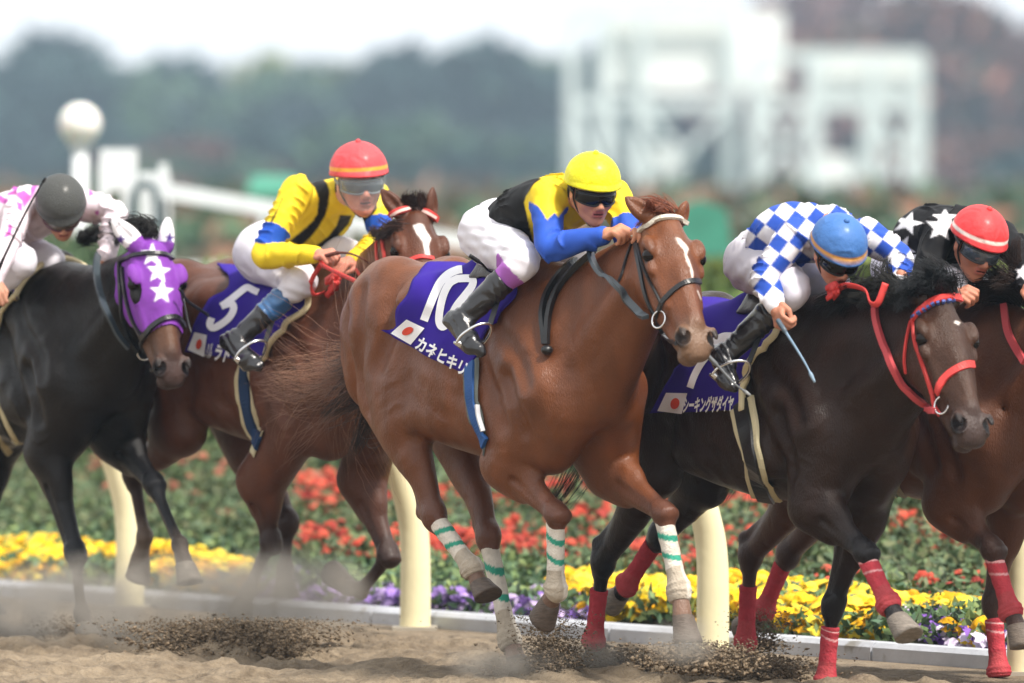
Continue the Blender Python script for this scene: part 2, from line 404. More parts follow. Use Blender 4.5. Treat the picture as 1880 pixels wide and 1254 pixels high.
# (u, lateral, z) runs on the near side; out < 0 is a groove between muscles, > 0 a vein
GROOVES = [([(.10, -.2, 1.44), (.20, -.2, 1.34), (.33, -.2, 1.24), (.42, -.2, 1.14)], .008, -1), ([(.00, -.2, 1.30), (.08, -.2, 1.20), (.19, -.2, 1.08), (.24, -.2, .98)], .009, -1),
    ([(.26, -.2, 1.16), (.34, -.2, 1.05), (.36, -.2, .95)], .008, -1), ([(-.08, -.2, 1.10), (-.02, -.2, .98), (.04, -.2, .92)], .010, -1),
    ([(-.62, -.2, 1.50), (-.60, -.2, 1.36), (-.66, -.2, 1.20)], .013, -1), ([(-.84, -.2, 1.50), (-.80, -.2, 1.34), (-.84, -.2, 1.16), (-.80, -.2, 1.02)], .013, -1),
    ([(-1.0, -.15, 1.42), (-.96, -.2, 1.24), (-.98, -.2, 1.06)], .012, -1), ([(-.45, -.2, 1.16), (-.32, -.2, 1.02), (-.15, -.2, .94), (.0, -.2, .90)], .0045, 1),
    ([(.14, -.2, 1.24), (.20, -.2, 1.10), (.20, -.2, 1.00), (.26, -.2, .92)], .0042, 1), ([(.20, -.2, 1.08), (.27, -.2, 1.02), (.31, -.2, .96)], .0036, 1), ([(-.74, -.2, 1.22), (-.68, -.2, 1.12), (-.66, -.2, 1.04)], .004, 1)]
def horse(cfg):
    h = Horse(); h.cfg = cfg; h.d = cfg['d']; a = R(cfg.get('yaw', 58)); O = W(cfg['x'], 1245, h.d); O[2] = 0
    fr = h.fr = Frame(O, a); c, s = math.cos(a), math.sin(a); dz = cfg.get('dz', 0.); h.root = empty('racehorse', O, -a)
    def J(px, py, lat):
        k = (px-CX)/FPX; u = (k*(h.d+lat*c)-O[0]-lat*s)/(c+k*s); dd = h.d-u*s+lat*c
        return np.array([u, lat, CAMZ-(py-HY)*dd/FPX])
    h.J = J
    HD = cfg['head']; poll = J(*HD['poll']); pw = fr.wor(poll); pd = pw[1]+D0; Lh = .60*HD.get('s', 1.)
    mx, my = HD['muzzle']; m2 = W(mx, my, pd); dxy = np.linalg.norm((m2-pw)[[0, 2]]); dl = -math.sqrt(max(Lh**2-dxy**2, .01))
    m2 = W(mx, my, pd+dl); Aw = unit(m2-pw); psi = R(HD['yaw']); Sw = np.array([math.cos(psi), math.sin(psi), math.sin(R(HD.get('roll', 0)))])
    Sw = unit(Sw-Aw*Sw.dot(Aw)); Nw = np.cross(Aw, Sw); M = fr.M
    A, S, N = M@Aw, M@Sw, M@Nw; k = Lh/.60; h.A, h.S, h.N, h.poll, h.hs = A, S, N, poll, k
    def hp(a_, n_, s_=0.): return poll+(A*a_+N*n_+S*s_)*k
    h.hp = hp; hm = np.array([A, N, S])
    # grid, finer round the head
    hc = hp(.3, 0); x0 = min(hp(.0, 0)[0], hc[0], hp(.6, 0)[0])-.16; x1 = max(hp(.0, 0)[0], hp(.6, 0)[0])+.14
    xs = []; x = -1.55 if cfg.get('full', True) else -1.4
    while x < x1: xs.append(x); x += (.009 if x < x0-.02 else .0058)*Q
    lo, hi = -.46, .46+max(0, hp(.3, 0)[1]); ys = np.arange(min(lo, hp(.3, 0)[1]-.2), hi, .0075*Q)
    zs = []; z = cfg.get('zmin', .0)
    ztop = max(poll[2]+.25, 1.75+dz)
    while z < ztop: zs.append(z); z += (.0085 if z < 1.0 else .0068)*Q
    f = h.f = Field(xs, ys, zs)
    P = lambda u, l, z: np.array([u, l, z+dz])
    tr = np.array(cfg.get('trunk', [(.43, 0, 1.17, .13, .19), (.33, 0, 1.19, .20, .30), (.18, 0, 1.20, .235, .37), (0, 0, 1.205, .245, .39), (-.25, 0, 1.215, .265, .375),
                 (-.5, 0, 1.25, .27, .335), (-.75, 0, 1.31, .26, .30), (-.92, 0, 1.37, .21, .24), (-1.02, 0, 1.38, .15, .18)]), float); tr[:, 2] += dz
    f.add(chain(tr, m=12), .04)
    f.add(cap(P(.16, 0, 1.52), P(-.25, 0, 1.56), .06, .07), .10)
    for g in (-1, 1):
        f.add(ell(P(-.80, g*.13, 1.41), (.27, .155, .23)), .05)
        f.add(ell(P(-1.00, g*.120, 1.27), (.155, .115, .27)), .06)
        f.add(ell(P(-.48, g*.20, 1.46), (.12, .07, .07)), .12)
        f.add(cap(P(.04, g*.13, 1.42), P(.40, g*.165, 1.12), .085, .10, .13, .12), .09)
        f.add(ell(P(.10, g*.20, 1.08), (.20, .085, .17)), .045)
        f.add(ell(P(.44, g*.105, 1.06), (.13, .115, .20)), .03)
        f.add(ell(P(.33, g*.10, .92), (.15, .10, .14)), .04)
    f.cut(cap(P(.59, 0, 1.20), P(.55, 0, .86), .030), .045)
    for g in (-1, 1):      # muscle lines: behind the shoulder, over the forearm, thigh, flank
        f.cut(cap(P(.02, g*.30, 1.38), P(.22, g*.31, 1.08), .020, .016), .06)
        f.cut(cap(P(.22, g*.30, 1.10), P(.44, g*.30, .98), .018, .014), .05)
        f.cut(cap(P(-.98, g*.275, 1.42), P(-.90, g*.27, 1.05), .018, .014), .05)
        f.cut(cap(P(-.60, g*.30, 1.42), P(-.66, g*.31, 1.08), .020, .016), .07)
        f.cut(ell(P(-.52, g*.33, 1.24), (.09, .04, .14)), .09)
        f.add(cap(P(-.16, g*.10, .98), P(-.44, g*.17, 1.02), .10, .09), .10)
    X_, Z_ = f.ax[0][:, None, None], f.ax[2][None, None, :]-dz; rw = np.clip((X_+.52)/.12, 0, 1)*np.clip((-.06-X_)/.1, 0, 1)*np.clip((1.42-Z_)/.1, 0, 1)*np.clip((Z_-.92)/.1, 0, 1)
    Y_ = f.ax[1][None, :, None]; f.v += (.0009*rw*np.sin((X_+.25*(Z_-1.2))*62)).astype(np.float32); bod = np.clip((Z_-.8)/.15, 0, 1)*np.clip((.62-X_)/.1, 0, 1)
    g2 = np.broadcast_to(X_[:, :, 0]*1., (len(xs), len(zs))); h2 = np.broadcast_to(Z_[0], (len(xs), len(zs))); nz_ = .019*(vnoise(g2+.35*h2, h2*.8, 8., 31)-.5)+.012*(vnoise(g2-.2*h2, h2+.3*g2, 17., 32)-.5)
    f.v += (bod*nz_[:, None, :]).astype(np.float32)
    # neck
    e = hp(.08, -.085); b0 = P(.12, 0, 1.30); b1 = P(.40, 0, 1.33); mid = (b1*.52+e*.48)+np.array([.0, 0, -.01]); nk = cfg.get('neck', 1.)
    f.add(chain([[*b0, .17, .30], [*b1, .155*nk, .285], [*mid, .115*nk, .215], [*(mid*.45+e*.55), .09, .165], [*e, .075, .125]], m=12), .08)
    f.add(cap(P(.50, 0, 1.10), hp(.17, -.165), .12, .05, .14, .07), .10)      # windpipe line
    for g in (-1, 1): f.add(cap(P(.42, g*.11, 1.14), hp(.14, -.13, g*.055), .075, .04), .05)   # neck muscle behind the jaw
    for g in (-1, 1): f.cut(cap(P(.52, g*.12, 1.20), (P(.40, g*.14, 1.36)+mid)/2+np.array([.04, g*.03, -.10]), .008, .004), .07)
    # legs
    h.hoofs = []; h.legs = []; h.dark = []
    def foreleg(L):
        g = 1 if L['side'] == 'far' else -1
        E, K, Fk, C, T = [J(*L[q]) for q in ('E', 'K', 'F', 'C', 'T')]; sh = P(.38, g*.16, 1.10)
        f.add(cap(sh, E, .10, .10, .125, .12), .07)
        d = K-E; ud = unit(d); fw = unit(np.cross(d, [0, -1, 0])); fw = fw*np.sign(fw[0]+1e-9); B = np.array([ud, np.cross(ud, fw), fw])
        f.add(chain([[*(E-d*.05), .078, .105], [*(E+d*.22+fw*.01), .068, .086], [*(E+d*.55), .048, .058], [*(E+d*.84), .041, .044], [*K, .044, .042]]), .04)
        f.add(ell(E+d*.20+fw*.055, (.13, .045, .045), B), .03)
        f.add(ell(E+d*.18-fw*.055, (.12, .040, .045), B), .03)
        f.add(cap(E+d*.3+fw*.05, K-d*.08+fw*.022, .022, .012), .02)
        f.add(ell(K+fw*.004, (.052, .049, .038), B), .022); f.add(ell(K-ud*.030+fw*.014, (.020, .044, .030), B), .012); f.add(ell(K+ud*.036+fw*.008, (.026, .045, .036), B), .012)
        for q_ in (-.030, .004, .034): f.cut(cap(K+ud*q_+fw*.060-B[1]*.03, K+ud*q_+fw*.060+B[1]*.03, .009), .010)
        for q_ in (-1, 1): f.cut(cap(E+d*.35+B[1]*q_*.060+fw*.01, K-d*.12+B[1]*q_*.052+fw*.004, .012, .010), .022)
        c_ = Fk-K; fw2 = unit(np.cross(c_, [0, -1, 0])); fw2 = fw2*(1 if fw2.dot(fw) > 0 or abs(fw2.dot(fw)) < .1 else -1)
        f.add(ell(K-fw2*.034+c_*.05, .023), .022); f.add(cap(K, K+c_*.17, .040, .031), .018)
        f.add(chain([[*K, .041, .038], [*(K+c_*.22), .027, .026], [*(K+c_*.7), .022, .023], [*Fk, .031, .032]]), .015)
        f.add(cap(K+c_*.12-fw2*.025, Fk-fw2*.021-c_*.05, .014, .013), .010)
        f.add(ell(Fk, (.036, .036, .040)), .012); f.add(ell(Fk-fw2*.026, .021), .012)
        f.add(cap(Fk, C, .029, .038), .016); h.hoofs.append((C, T, fw2)); h.legs.append(dict(K=K, F=Fk, C=C, T=T, fw=fw2, E=E, hind=False, **{q: L[q] for q in L if q in ('wrap',)}))
        if DEBUG: print('fore', cfg['name'], L['side'], [round(float(np.linalg.norm(x)), 2) for x in (E-sh, d, c_, C-Fk, T-C)], np.round(E, 2), np.round(T, 2))
    def hindleg(L):
        g = 1 if L['side'] == 'far' else -1
        S_, H, Fk, C, T = [J(*L[q]) for q in ('S', 'H', 'F', 'C', 'T')]; hip = P(-.80, g*.15, 1.34)
        f.add(chain([[*hip, .13, .22], [*(hip*.45+S_*.55), .125, .20], [*S_, .095, .13]]), .07)
        d = H-S_; bk = np.array([-1., 0, 0])-unit(d)*(-unit(d)[0]); bk = unit(bk)
        f.add(chain([[*(P(-1.04, g*.13, 1.16)*.6+S_*.4), .085, .13], [*(S_+d*.25+bk*.03), .076, .10], [*(S_+d*.6), .052, .068], [*(S_+d*.86), .042, .052], [*H, .044, .052]]), .06)
        c_ = Fk-H; ud = unit(d); uc = unit(c_); b2 = np.cross(uc, [0, -1, 0]); b2 = unit(b2)*np.sign(b2.dot(bk)+1e-9)
        f.add(ell(H, (.058, .047, .068)), .02)
        f.add(cap(H+b2*.042-uc*.065, H+b2*.032+uc*.06, .026, .023), .02); f.add(cap(S_+d*.6+bk*.055, H+b2*.046-uc*.065, .016, .020), .025)
        f.add(chain([[*H, .040, .045], [*(H+c_*.25), .028, .031], [*(H+c_*.7), .025, .027], [*Fk, .033, .034]]), .015)
        f.add(cap(H+c_*.12+b2*.027, Fk+b2*.022-c_*.05, .015, .013), .010)
        f.add(ell(Fk, (.037, .037, .041)), .012); f.add(ell(Fk+b2*.026, .021), .012)
        f.add(cap(Fk, C, .030, .038), .016); h.hoofs.append((C, T, -b2)); h.legs.append(dict(K=H, F=Fk, C=C, T=T, fw=-b2, E=S_, hind=True, **{q: L[q] for q in L if q in ('wrap',)}))
        if DEBUG: print('hind', cfg['name'], L['side'], [round(float(np.linalg.norm(x)), 2) for x in (S_-hip, d, c_, C-Fk, T-C)], np.round(S_, 2), np.round(T, 2))
    for L in cfg['fore']: foreleg(L)
    for L in cfg['hind']: hindleg(L)
    # head
    f.add(chain([[*hp(.0, -.03), .062, .06], [*hp(.10, -.015), .092, .080], [*hp(.19, -.012), .104, .076], [*hp(.30, -.018), .083, .070], [*hp(.42, -.024), .064, .058],
                 [*hp(.52, -.028), .056, .050], [*hp(.565, -.036), .052, .044]], side=S, m=4), .02)
    f.add(cap(hp(.06, .035), hp(.30, .030), .042, .036), .035)
    f.add(cap(hp(.28, .030), hp(.50, .010), .032, .026), .03)        # nasal bone
    for g in (-1, 1):
        f.add(ell(hp(.17, -.105, g*.052), np.array([.125, .10, .036])*k, hm), .03)
        f.add(cap(hp(.20, -.135, g*.042), hp(.50, -.088, g*.020), .044*k, .030*k), .04)
        f.add(cap(hp(.25, -.024, g*.072), hp(.39, -.030, g*.060), .012, .009), .03)       # cheek ridge
        f.add(ell(hp(.160, .022, g*.096), np.array([.048, .026, .024])*k, hm), .024)        # brow over the eye
        f.add(ell(hp(.225, -.012, g*.094), np.array([.038, .018, .018])*k, hm), .02)
        f.cut(ell(hp(.09, .050, g*.072), np.array([.032, .018, .016])*k, hm), .025)
        f.cut(cap(hp(.30, .030, g*.086), hp(.46, -.004, g*.078), .008, .006), .04)
        f.add(ell(hp(.30, -.07, g*.045), np.array([.10, .05, .028])*k, hm), .04); f.cut(ell(hp(.192, .010, g*.116), np.array([.026, .017, .02])*k, hm), .010); f.add(chain([[*hp(.166, .004, g*.108), .007], [*hp(.182, .020, g*.112), .009], [*hp(.204, .019, g*.112), .008], [*hp(.220, .004, g*.104), .006]], m=3), .006); f.add(chain([[*hp(.168, .002, g*.106), .005], [*hp(.192, -.012, g*.106), .006], [*hp(.218, .0, g*.102), .005]], m=3), .006)
        f.add(chain([[*hp(.27, .0, g*.088), .004], [*hp(.33, -.008, g*.082), .0045], [*hp(.40, -.004, g*.074), .004], [*hp(.45, .006, g*.064), .0035]], m=4), .008); f.add(cap(hp(.30, -.05, g*.075), hp(.40, -.045, g*.062), .004, .004), .008)
        f.add(ell(hp(.548, -.018, g*.050), np.array([.046, .036, .026])*k, hm), .016)      # nostril wing
        f.cut(ell(hp(.556, -.004, g*.066), np.array([.038, .023, .034])*k, hm), .008); f.cut(cap(hp(.53, .004, g*.074), hp(.556, -.004, g*.070), .010, .016), .006)
        f.add(ell(hp(.545, .010, g*.062), np.array([.028, .007, .012])*k, hm), .008)
    f.add(ell(hp(.590, -.052), np.array([.032, .036, .054])*k, hm), .02)                  # upper lip
    f.add(cap(hp(.48, -.094), hp(.555, -.094), .030*k, .034*k), .02); f.add(ell(hp(.565, -.106), np.array([.032, .024, .038])*k, hm), .015)   # chin
    for g in (-1, 1): f.cut(cap(hp(.46, -.080, g*.062), hp(.60, -.076, g*.048), .005), .008)
    f.cut(cap(hp(.612, -.076, -.04), hp(.612, -.076, .04), .006), .008)
    # ears
    for g, tip in ((-1, HD.get('ear_near')), (1, HD.get('ear_far'))):
        if tip is None: continue
        base = hp(.015, .025, g*.062); tw = W(tip[0], tip[1], fr.wor(base)[1]+D0+(tip[2] if len(tip) > 2 else 0.)); t_ = fr.loc(tw)
        d = t_-base; out = unit(S*g*.6+N*.8-unit(d)*unit(d).dot(S*g*.6+N*.8)); sd_ = np.cross(unit(d), out)
        f.add(chain([[*(base-d*.12), .034, .028], [*(base+d*.25), .041, .026], [*(base+d*.6), .032, .018], [*(base+d*.88), .012, .009], [*t_, .004, .004]], side=sd_, m=3), .015)
        f.cut(chain([[*(base+d*.22+out*.026), .016, .014], [*(base+d*.5+out*.024), .016, .014], [*(base+d*.85+out*.014), .005, .006]], side=sd_, m=3), .006)
    if cfg.get('extra'): cfg['extra'](h, P)
    # grooves and veins seen under the thin skin
    gr = GROOVES if cfg.get('grooves', True) else []
    for side_ in (-1, 1):
        for pts, r_, out_ in gr:
            Q_ = np.array(pts, float); Q_[:, 1] *= -side_; Q_[:, 2] += dz; o_ = np.sign(Q_[:, 1:2])
            D_ = np.where(np.abs(Q_[:, :1]) < 9, np.array([[0, 1., 0]])*o_, 0); X1 = f.ray(Q_+D_*.30+np.array([.0, 0, 0]), -D_, 0, .42, step=.008)
            if np.isnan(X1).any(): continue
            G1_ = f.grad(X1); ch_ = chain(np.hstack([X1+G1_*r_*(.62 if out_ < 0 else .15), np.full((len(X1), 1), r_*(2.3 if out_ < 0 else 1.5))]), m=5)
            (f.cut if out_ < 0 else f.add)(ch_, .055 if out_ < 0 else .010)
    V, F = f.surface()
    # coat colours
    n = len(V); col = np.tile(np.array(cfg['coat']), (n, 1)); dark = np.array(cfg['points'])
    lift = np.clip((V[:, 2]-(.95+dz))/.6, 0, 1)[:, None]
    if 'coat2' in cfg: col = col*(1-.0)+0*lift; nz = np.sin(V[:, 0]*7+V[:, 2]*5)*np.sin(V[:, 1]*9+V[:, 2]*3+1)*.5+.5; col = col*(1-.4*nz[:, None])+np.array(cfg['coat2'])*.4*nz[:, None]
    def paint(w, c_): nonlocal col; col = col*(1-w[:, None])+np.array(c_)*w[:, None]
    def seg(p, a_, b_):
        t = np.clip(((p-a_)@(b_-a_))/((b_-a_)@(b_-a_)), 0, 1); return np.linalg.norm(p-a_-t[:, None]*(b_-a_), axis=1), t
    for L in h.legs:
        d1, t1 = seg(V, L['E'], L['K']); w = np.clip((.13-d1)/.04, 0, 1)*np.clip((t1-.35)/.6, 0, 1)*cfg.get('legdark', .8); w[V[:, 2] > .95+dz] = 0; paint(w, dark)
        for a_, b_, rr in ((L['K'], L['F'], .1), (L['F'], L['C'], .085)):
            d1, _ = seg(V, a_, b_); paint(np.clip((rr-d1)/.03, 0, 1)*cfg.get('legdark', .8), dark)
        if cfg.get('dustleg'): d1, _ = seg(V, L['F'], L['T']); paint(np.clip((.10-d1)/.06, 0, 1)*cfg['dustleg'], srgb('#9a8878'))
    q = (V-poll)/k; ha, hn, hs_ = q@A, q@N, q@S
    if 'face' in cfg: paint(np.clip((ha-cfg.get('face0', .05))/.12, 0, 1)*(np.abs(hs_) < .14)*(np.abs(hn) < .2)*np.clip((.75-ha)/.02, 0, 1)*.9, cfg['face'])
    onhead = (ha > -.05) & (np.abs(hs_) < .14) & (np.abs(hn) < .2)
    paint(np.clip((ha-.47)/.07, 0, 1)*onhead*(np.abs(hn+.04) < .13)*.75, cfg.get('muzzle', srgb('#5c4c48')))
    for g in (-1, 1):
        paint(np.clip((.046-np.linalg.norm(V-hp(.560, -.008, g*.068), axis=1))/.012, 0, 1)*.9, srgb('#140e0e'))
        paint(np.clip((.036-np.linalg.norm(V-hp(.192, .004, g*.108), axis=1))/.012, 0, 1)*.92, srgb('#120a08'))
    px, py = proj(fr.wor(V)); G = None
    for poly, c_ in cfg.get('marks', []):
        G = f.grad(V) if G is None else G; vd = fr.M@np.array([0, 1., 0]); w = np.mean([inpoly(px+dx, py+dy, poly) for dx, dy in ((0, 0), (1, .4), (-1, -.4), (.4, -1), (-.4, 1))], axis=0)*(G@vd < .1)*(V[:, 0] > .4)
        paint(w, c_)
    m = mat(cfg['matname'], attr=True, rough=cfg.get('rough', .46), spec=cfg.get('spec', .40), bump=.45, bscale=200, var=.20, vscale=13, sheen=cfg.get('sheen', .0), fold=cfg.get('fold', .40), fscale=9, coat=cfg.get('coatw', .05), stretch=(1, 1, .35))
    h.body = mesh('body', V, F, m, h.root, cols=np.clip(col, 0, 1))
    # eyes
    for g in (-1, 1):
        b = MB(); c0 = hp(.192, .008, g*.0985); V2, F2 = uvsphere(c0, .0240*k, 14, 10); mesh('eye', V2, F2, mat('eye_black', srgb('#0c0503'), .10, spec=.35), h.root)
    # hooves
    hm_ = mat('hoof_'+cfg['matname'], cfg.get('hoof', srgb('#5d5148')), .55, bump=.5, bscale=60, var=.3, vscale=30, stretch=(1, 1, 4))
    for C, T, fw in h.hoofs:
        ax = unit(T-C); Lh_ = np.linalg.norm(T-C); fw = unit(fw-ax*fw.dot(ax)); sd_ = np.cross(ax, fw); V2 = []; F2 = []; n = 20
        for j, (t, rf, rs, sh) in enumerate([(-.1, .036, .034, -.004), (.0, .046, .042, 0), (.08, .048, .044, .002), (.5, .055, .050, .010), (.86, .063, .056, .018), (1.0, .066, .058, .020), (1.0, .054, .047, .020), (.93, .02, .02, .01)]):
            for i in range(n):
                th = 2*math.pi*i/n; ca = math.cos(th); r1 = rf*(1 if ca > 0 else .72); z = t*Lh_*(1 if ca > -.2 or t < .3 else .96); V2.append(C+ax*z+fw*(sh+r1*ca)+sd_*rs*math.sin(th))
        for j in range(7):
            for i in range(n): F2.append((j*n+i, j*n+(i+1) % n, (j+1)*n+(i+1) % n, (j+1)*n+i))
        F2.append(tuple(7*n+i for i in range(n))); mesh('hoof', V2, F2, hm_, h.root)
    # leg wraps
    for L in h.legs:
        if L.get('wrap'): wrap(h, L, *L['wrap'])
    tagobj(h.root, cfg['label'], 'horse', 'racehorses galloping on the sand track')
    return h
def uvsphere(c, r, n=16, m=10, sc=(1, 1, 1)):
    V = [np.array(c)+np.array([0, 0, r])*np.array(sc)]; F = []
    for j in range(1, m):
        ph = math.pi*j/m
        for i in range(n): th = 2*math.pi*i/n; V.append(np.array(c)+r*np.array([math.sin(ph)*math.cos(th), math.sin(ph)*math.sin(th), math.cos(ph)])*np.array(sc))
    V.append(np.array(c)-np.array([0, 0, r])*np.array(sc))
    for i in range(n): F.append((0, 1+i, 1+(i+1) % n)); F.append((len(V)-1, 1+(m-2)*n+(i+1) % n, 1+(m-2)*n+i))
    for j in range(m-2):
        for i in range(n): a = 1+j*n+i; b = 1+j*n+(i+1) % n; F.append((a, a+n, b+n, b))
    return V, F
def wrap(h, L, c0, stripes=None, t0=.24, t1=1.0, dirt=None):
    """cloth bandage round the cannon and fetlock"""
    K, Fk, C, fw = L['K'], L['F'], L['C'], L['fw']; P = cr([K+(Fk-K)*t0, K+(Fk-K)*.45, K+(Fk-K)*.8, Fk, Fk+(C-Fk)*.45], 22)
    n = 36; V = []; Cc = []; N = len(P); T = unit(np.gradient(P, axis=0))
    for i in range(N):
        a = unit(fw-T[i]*fw.dot(T[i])); b = np.cross(T[i], a); t = i/(N-1)
        r = np.interp(t, [0, .08, .4, .56, .68, .80, .9, 1], [.036, .0375, .034, .038, .049, .051, .047, .041])+.0009*math.sin(i*.55)
        for j in range(n):
            th = 2*math.pi*j/n; rr = r*(1+.18*max(0, -math.cos(th))); V.append(P[i]-a*.004+a*rr*math.cos(th)+b*rr*math.sin(th)*.92)
            w = t-.05*math.cos(th); cc = np.array(c0)
            for s0, s1, sc_ in (stripes or []):
                if s0 < w < s1: cc = np.array(sc_)
            if dirt is not None and t > .45: cc = cc*(1-dirt[1])+np.array(dirt[0])*dirt[1] if math.cos(th+.8) < .75 else cc
            Cc.append(cc)
    F = [(i*n+j, i*n+(j+1) % n, (i+1)*n+(j+1) % n, (i+1)*n+j) for i in range(N-1) for j in range(n)]+[tuple(range(n))[::-1], tuple((N-1)*n+j for j in range(n))]
    mesh('leg_wrap', V, F, mat('wrap_cloth', attr=True, rough=.9, bump=.5, bscale=120, var=.12, vscale=30, fold=.25, fscale=30, spec=.2), h.root, cols=np.array(Cc))
def tail(h, base, flow, length, n, col, spread=.06, name='tail', curl=.3, droop=.4, r0=.0022, wave=.05, seg=9):
    roots = np.array(base)+rng.normal(0, 1, (n, 3))*np.array(spread); dirs = np.tile(unit(flow), (n, 1)); V, F, C = strands(roots, dirs, rng.uniform(.55, 1.05, n)*length, seg, r0, curl, droop, col, .4, wave)
    mesh(name, V, F, mat('hair', attr=True, rough=.45, spec=.4), h.root, cols=C)
def mane(h, pts, n, length, dirs, col, name='mane', curl=.35, droop=.9, r0=.0022, spread=.012, wave=.04, seg=7, fan=0.):
    P = cr(pts, 8); D = cr(dirs, 8) if len(dirs) == len(pts) else np.tile(dirs[0], (len(P), 1)); i = rng.integers(0, len(P)-1, n); t = rng.random((n, 1))
    roots = P[i]*(1-t)+P[i+1]*t+rng.normal(0, spread, (n, 3)); V, F, C = strands(roots, D[i]+rng.normal(0, fan, (n, 3)), rng.uniform(.5, 1.05, n)*length, seg, r0, curl, droop, col, .4, wave)
    mesh(name, V, F, mat('hair', attr=True, rough=.45, spec=.4), h.root, cols=C)

# ---- saddle cloth, girth, bridle, all laid on the horse they belong to
def cloth(h, left, right, topu, color=srgb('#34208a'), lvl=.016, ns=30, nt=34, farcut=.9, piping=None):
    """left/right: pixel polylines from the lower hem to the highest point seen; topu: where the two edges cross the spine"""
    fr, f = h.fr, h.f; dz = h.cfg.get('dz', 0.); zc = 1.22+dz
    def ut(px):
        X = fillnan(hits(fr, f, px, h.d)); return X[:, 0], np.arctan2(-X[:, 1], X[:, 2]-zc)
    (ul, tl), (ur, tr_) = ut(left), ut(right); ul = np.append(ul, topu[0]); ur = np.append(ur, topu[1]); tl = np.append(tl, 0.); tr_ = np.append(tr_, 0.)
    tt = np.linspace(0, 1, nt); ss = np.linspace(0, 1, ns)
    def edge(u, t):
        C = cr(np.stack([u, t], 1), 8); L = np.concatenate([[0], np.cumsum(np.linalg.norm(np.diff(C, axis=0), axis=1))]); L /= L[-1]; return np.stack([np.interp(tt, L, C[:, k]) for k in (0, 1)], 1)
    EL, ER = edge(ul, tl), edge(ur, tr_); near = EL[:, None]*(1-ss[None, :, None])+ER[:, None]*ss[None, :, None]; far = near[::-1][1:].copy(); far[..., 1] *= -1
    G = np.concatenate([near, far[:int(len(far)*farcut)]]); nr = len(G); U = G[..., 0].ravel(); Th = G[..., 1].ravel()
    D = np.stack([np.zeros_like(U), np.sin(Th), -np.cos(Th)], 1); O = np.stack([U, np.zeros_like(U), np.full_like(U, zc)], 1)-D*.75
    X = np.zeros((len(U), 3)); ts = f.ray(O, D, 0, .74, lvl)
    ts = fillnan(ts).reshape(nr, ns, 3)
    for _ in range(2): ts[1:-1, 1:-1] = (ts[1:-1, 1:-1]*2+ts[:-2, 1:-1]+ts[2:, 1:-1]+ts[1:-1, :-2]+ts[1:-1, 2:])/6
    dn = D.reshape(nr, ns, 3); top = ts.reshape(-1, 3); bot = (ts+dn*.009).reshape(-1, 3); V = np.concatenate([top, bot]); m = nr*ns; F = []
    for i in range(nr-1):
        for j in range(ns-1):
            a, b, c_, d_ = i*ns+j, i*ns+j+1, (i+1)*ns+j+1, (i+1)*ns+j; F.append((a, d_, c_, b)); F.append((m+a, m+b, m+c_, m+d_))
    for i in range(nr-1):
        for j in (0, ns-1): a, d_ = i*ns+j, (i+1)*ns+j; F.append((a, m+a, m+d_, d_) if j == 0 else (a, d_, m+d_, m+a))
    for j in range(ns-1):
        for i in (0, nr-1): a, b = i*ns+j, i*ns+j+1; F.append((a, b, m+b, m+a))
    o = mesh('saddle_cloth', V, F, mat('cloth_purple', color, .85, sheen=.0, var=.10, vscale=5, bump=.15, bscale=400, fold=.25, fscale=5, spec=.15), h.root)
    h.cloth_edges = ts[:nt]
    if piping:
        col_, w = piping; E = ts[:, -1]; V2, F2 = tube(E[:int(nt*1.4)], w, 8); mesh('piping', V2, F2, mat('cream_piping', col_, .7), o)
    # a field level that sits on the cloth: body level + lvl
    h.clothlvl = lvl; return o
def marks_on(h, parent, items, m, name, lvl=None):
    mb = MB(); l = (lvl if lvl is not None else h.clothlvl)+.004
    for it in items:
        if it[0] == 'pen': V, F = pen(h.fr, h.f, it[1], it[2], h.d, l, closed=len(it) > 3 and it[3])
        elif it[0] == 'poly': V, F = patch(h.fr, h.f, it[1], h.d, l)
        elif it[0] == 'text':
            _, txt, org, ex, ey, bold = it; P, F = glyphs(txt, bold); px = np.array(org)+P[:, :1]*np.array(ex)+P[:, 1:]*np.array(ey); V = hits(h.fr, h.f, px, h.d, l); ok = ~np.isnan(V[:, 0]); V[~ok] = 0; F = [f for f in F if all(ok[i] for i in f)]
        if len(V): mb.add(V, F)
    O, _ = h.fr.rays([(CX, HY)]); V = np.concatenate(mb.V)
    return mb.build(name, m, parent)
def disc(cx, cy, rx, ry, n=20, rot=0.):
    return [(cx+rx*math.cos(a)*math.cos(rot)-ry*math.sin(a)*math.sin(rot), cy+rx*math.cos(a)*math.sin(rot)+ry*math.sin(a)*math.cos(rot)) for a in np.arange(n)*2*math.pi/n]
def straps(h, lst, m, name, parent=None, th=.004, lift=.002, lv=0.):
    first = None
    for px, w in lst:      # the first length carries the name, the others hang on it
        V, F = strap(h.fr, h.f, px, w, h.d, th=th, lift=lift, lv=lv); o = mesh(name if first is None else 'buckled_strap', V, F, m, first or parent or h.root, smooth=False); first = first or o
    return first
def free(h, pts, r, m, name, parent=None, flat=1., n=8, mm=8, side=None):
    """a hanging line: points are (px, py, depth relative to the horse)"""
    P = np.array([h.fr.loc(W(x, y, h.d+dd)) for x, y, dd in pts]); V, F = tube(cr(P, mm), r, n, flat, side); return mesh(name, V, F, m, parent or h.root)
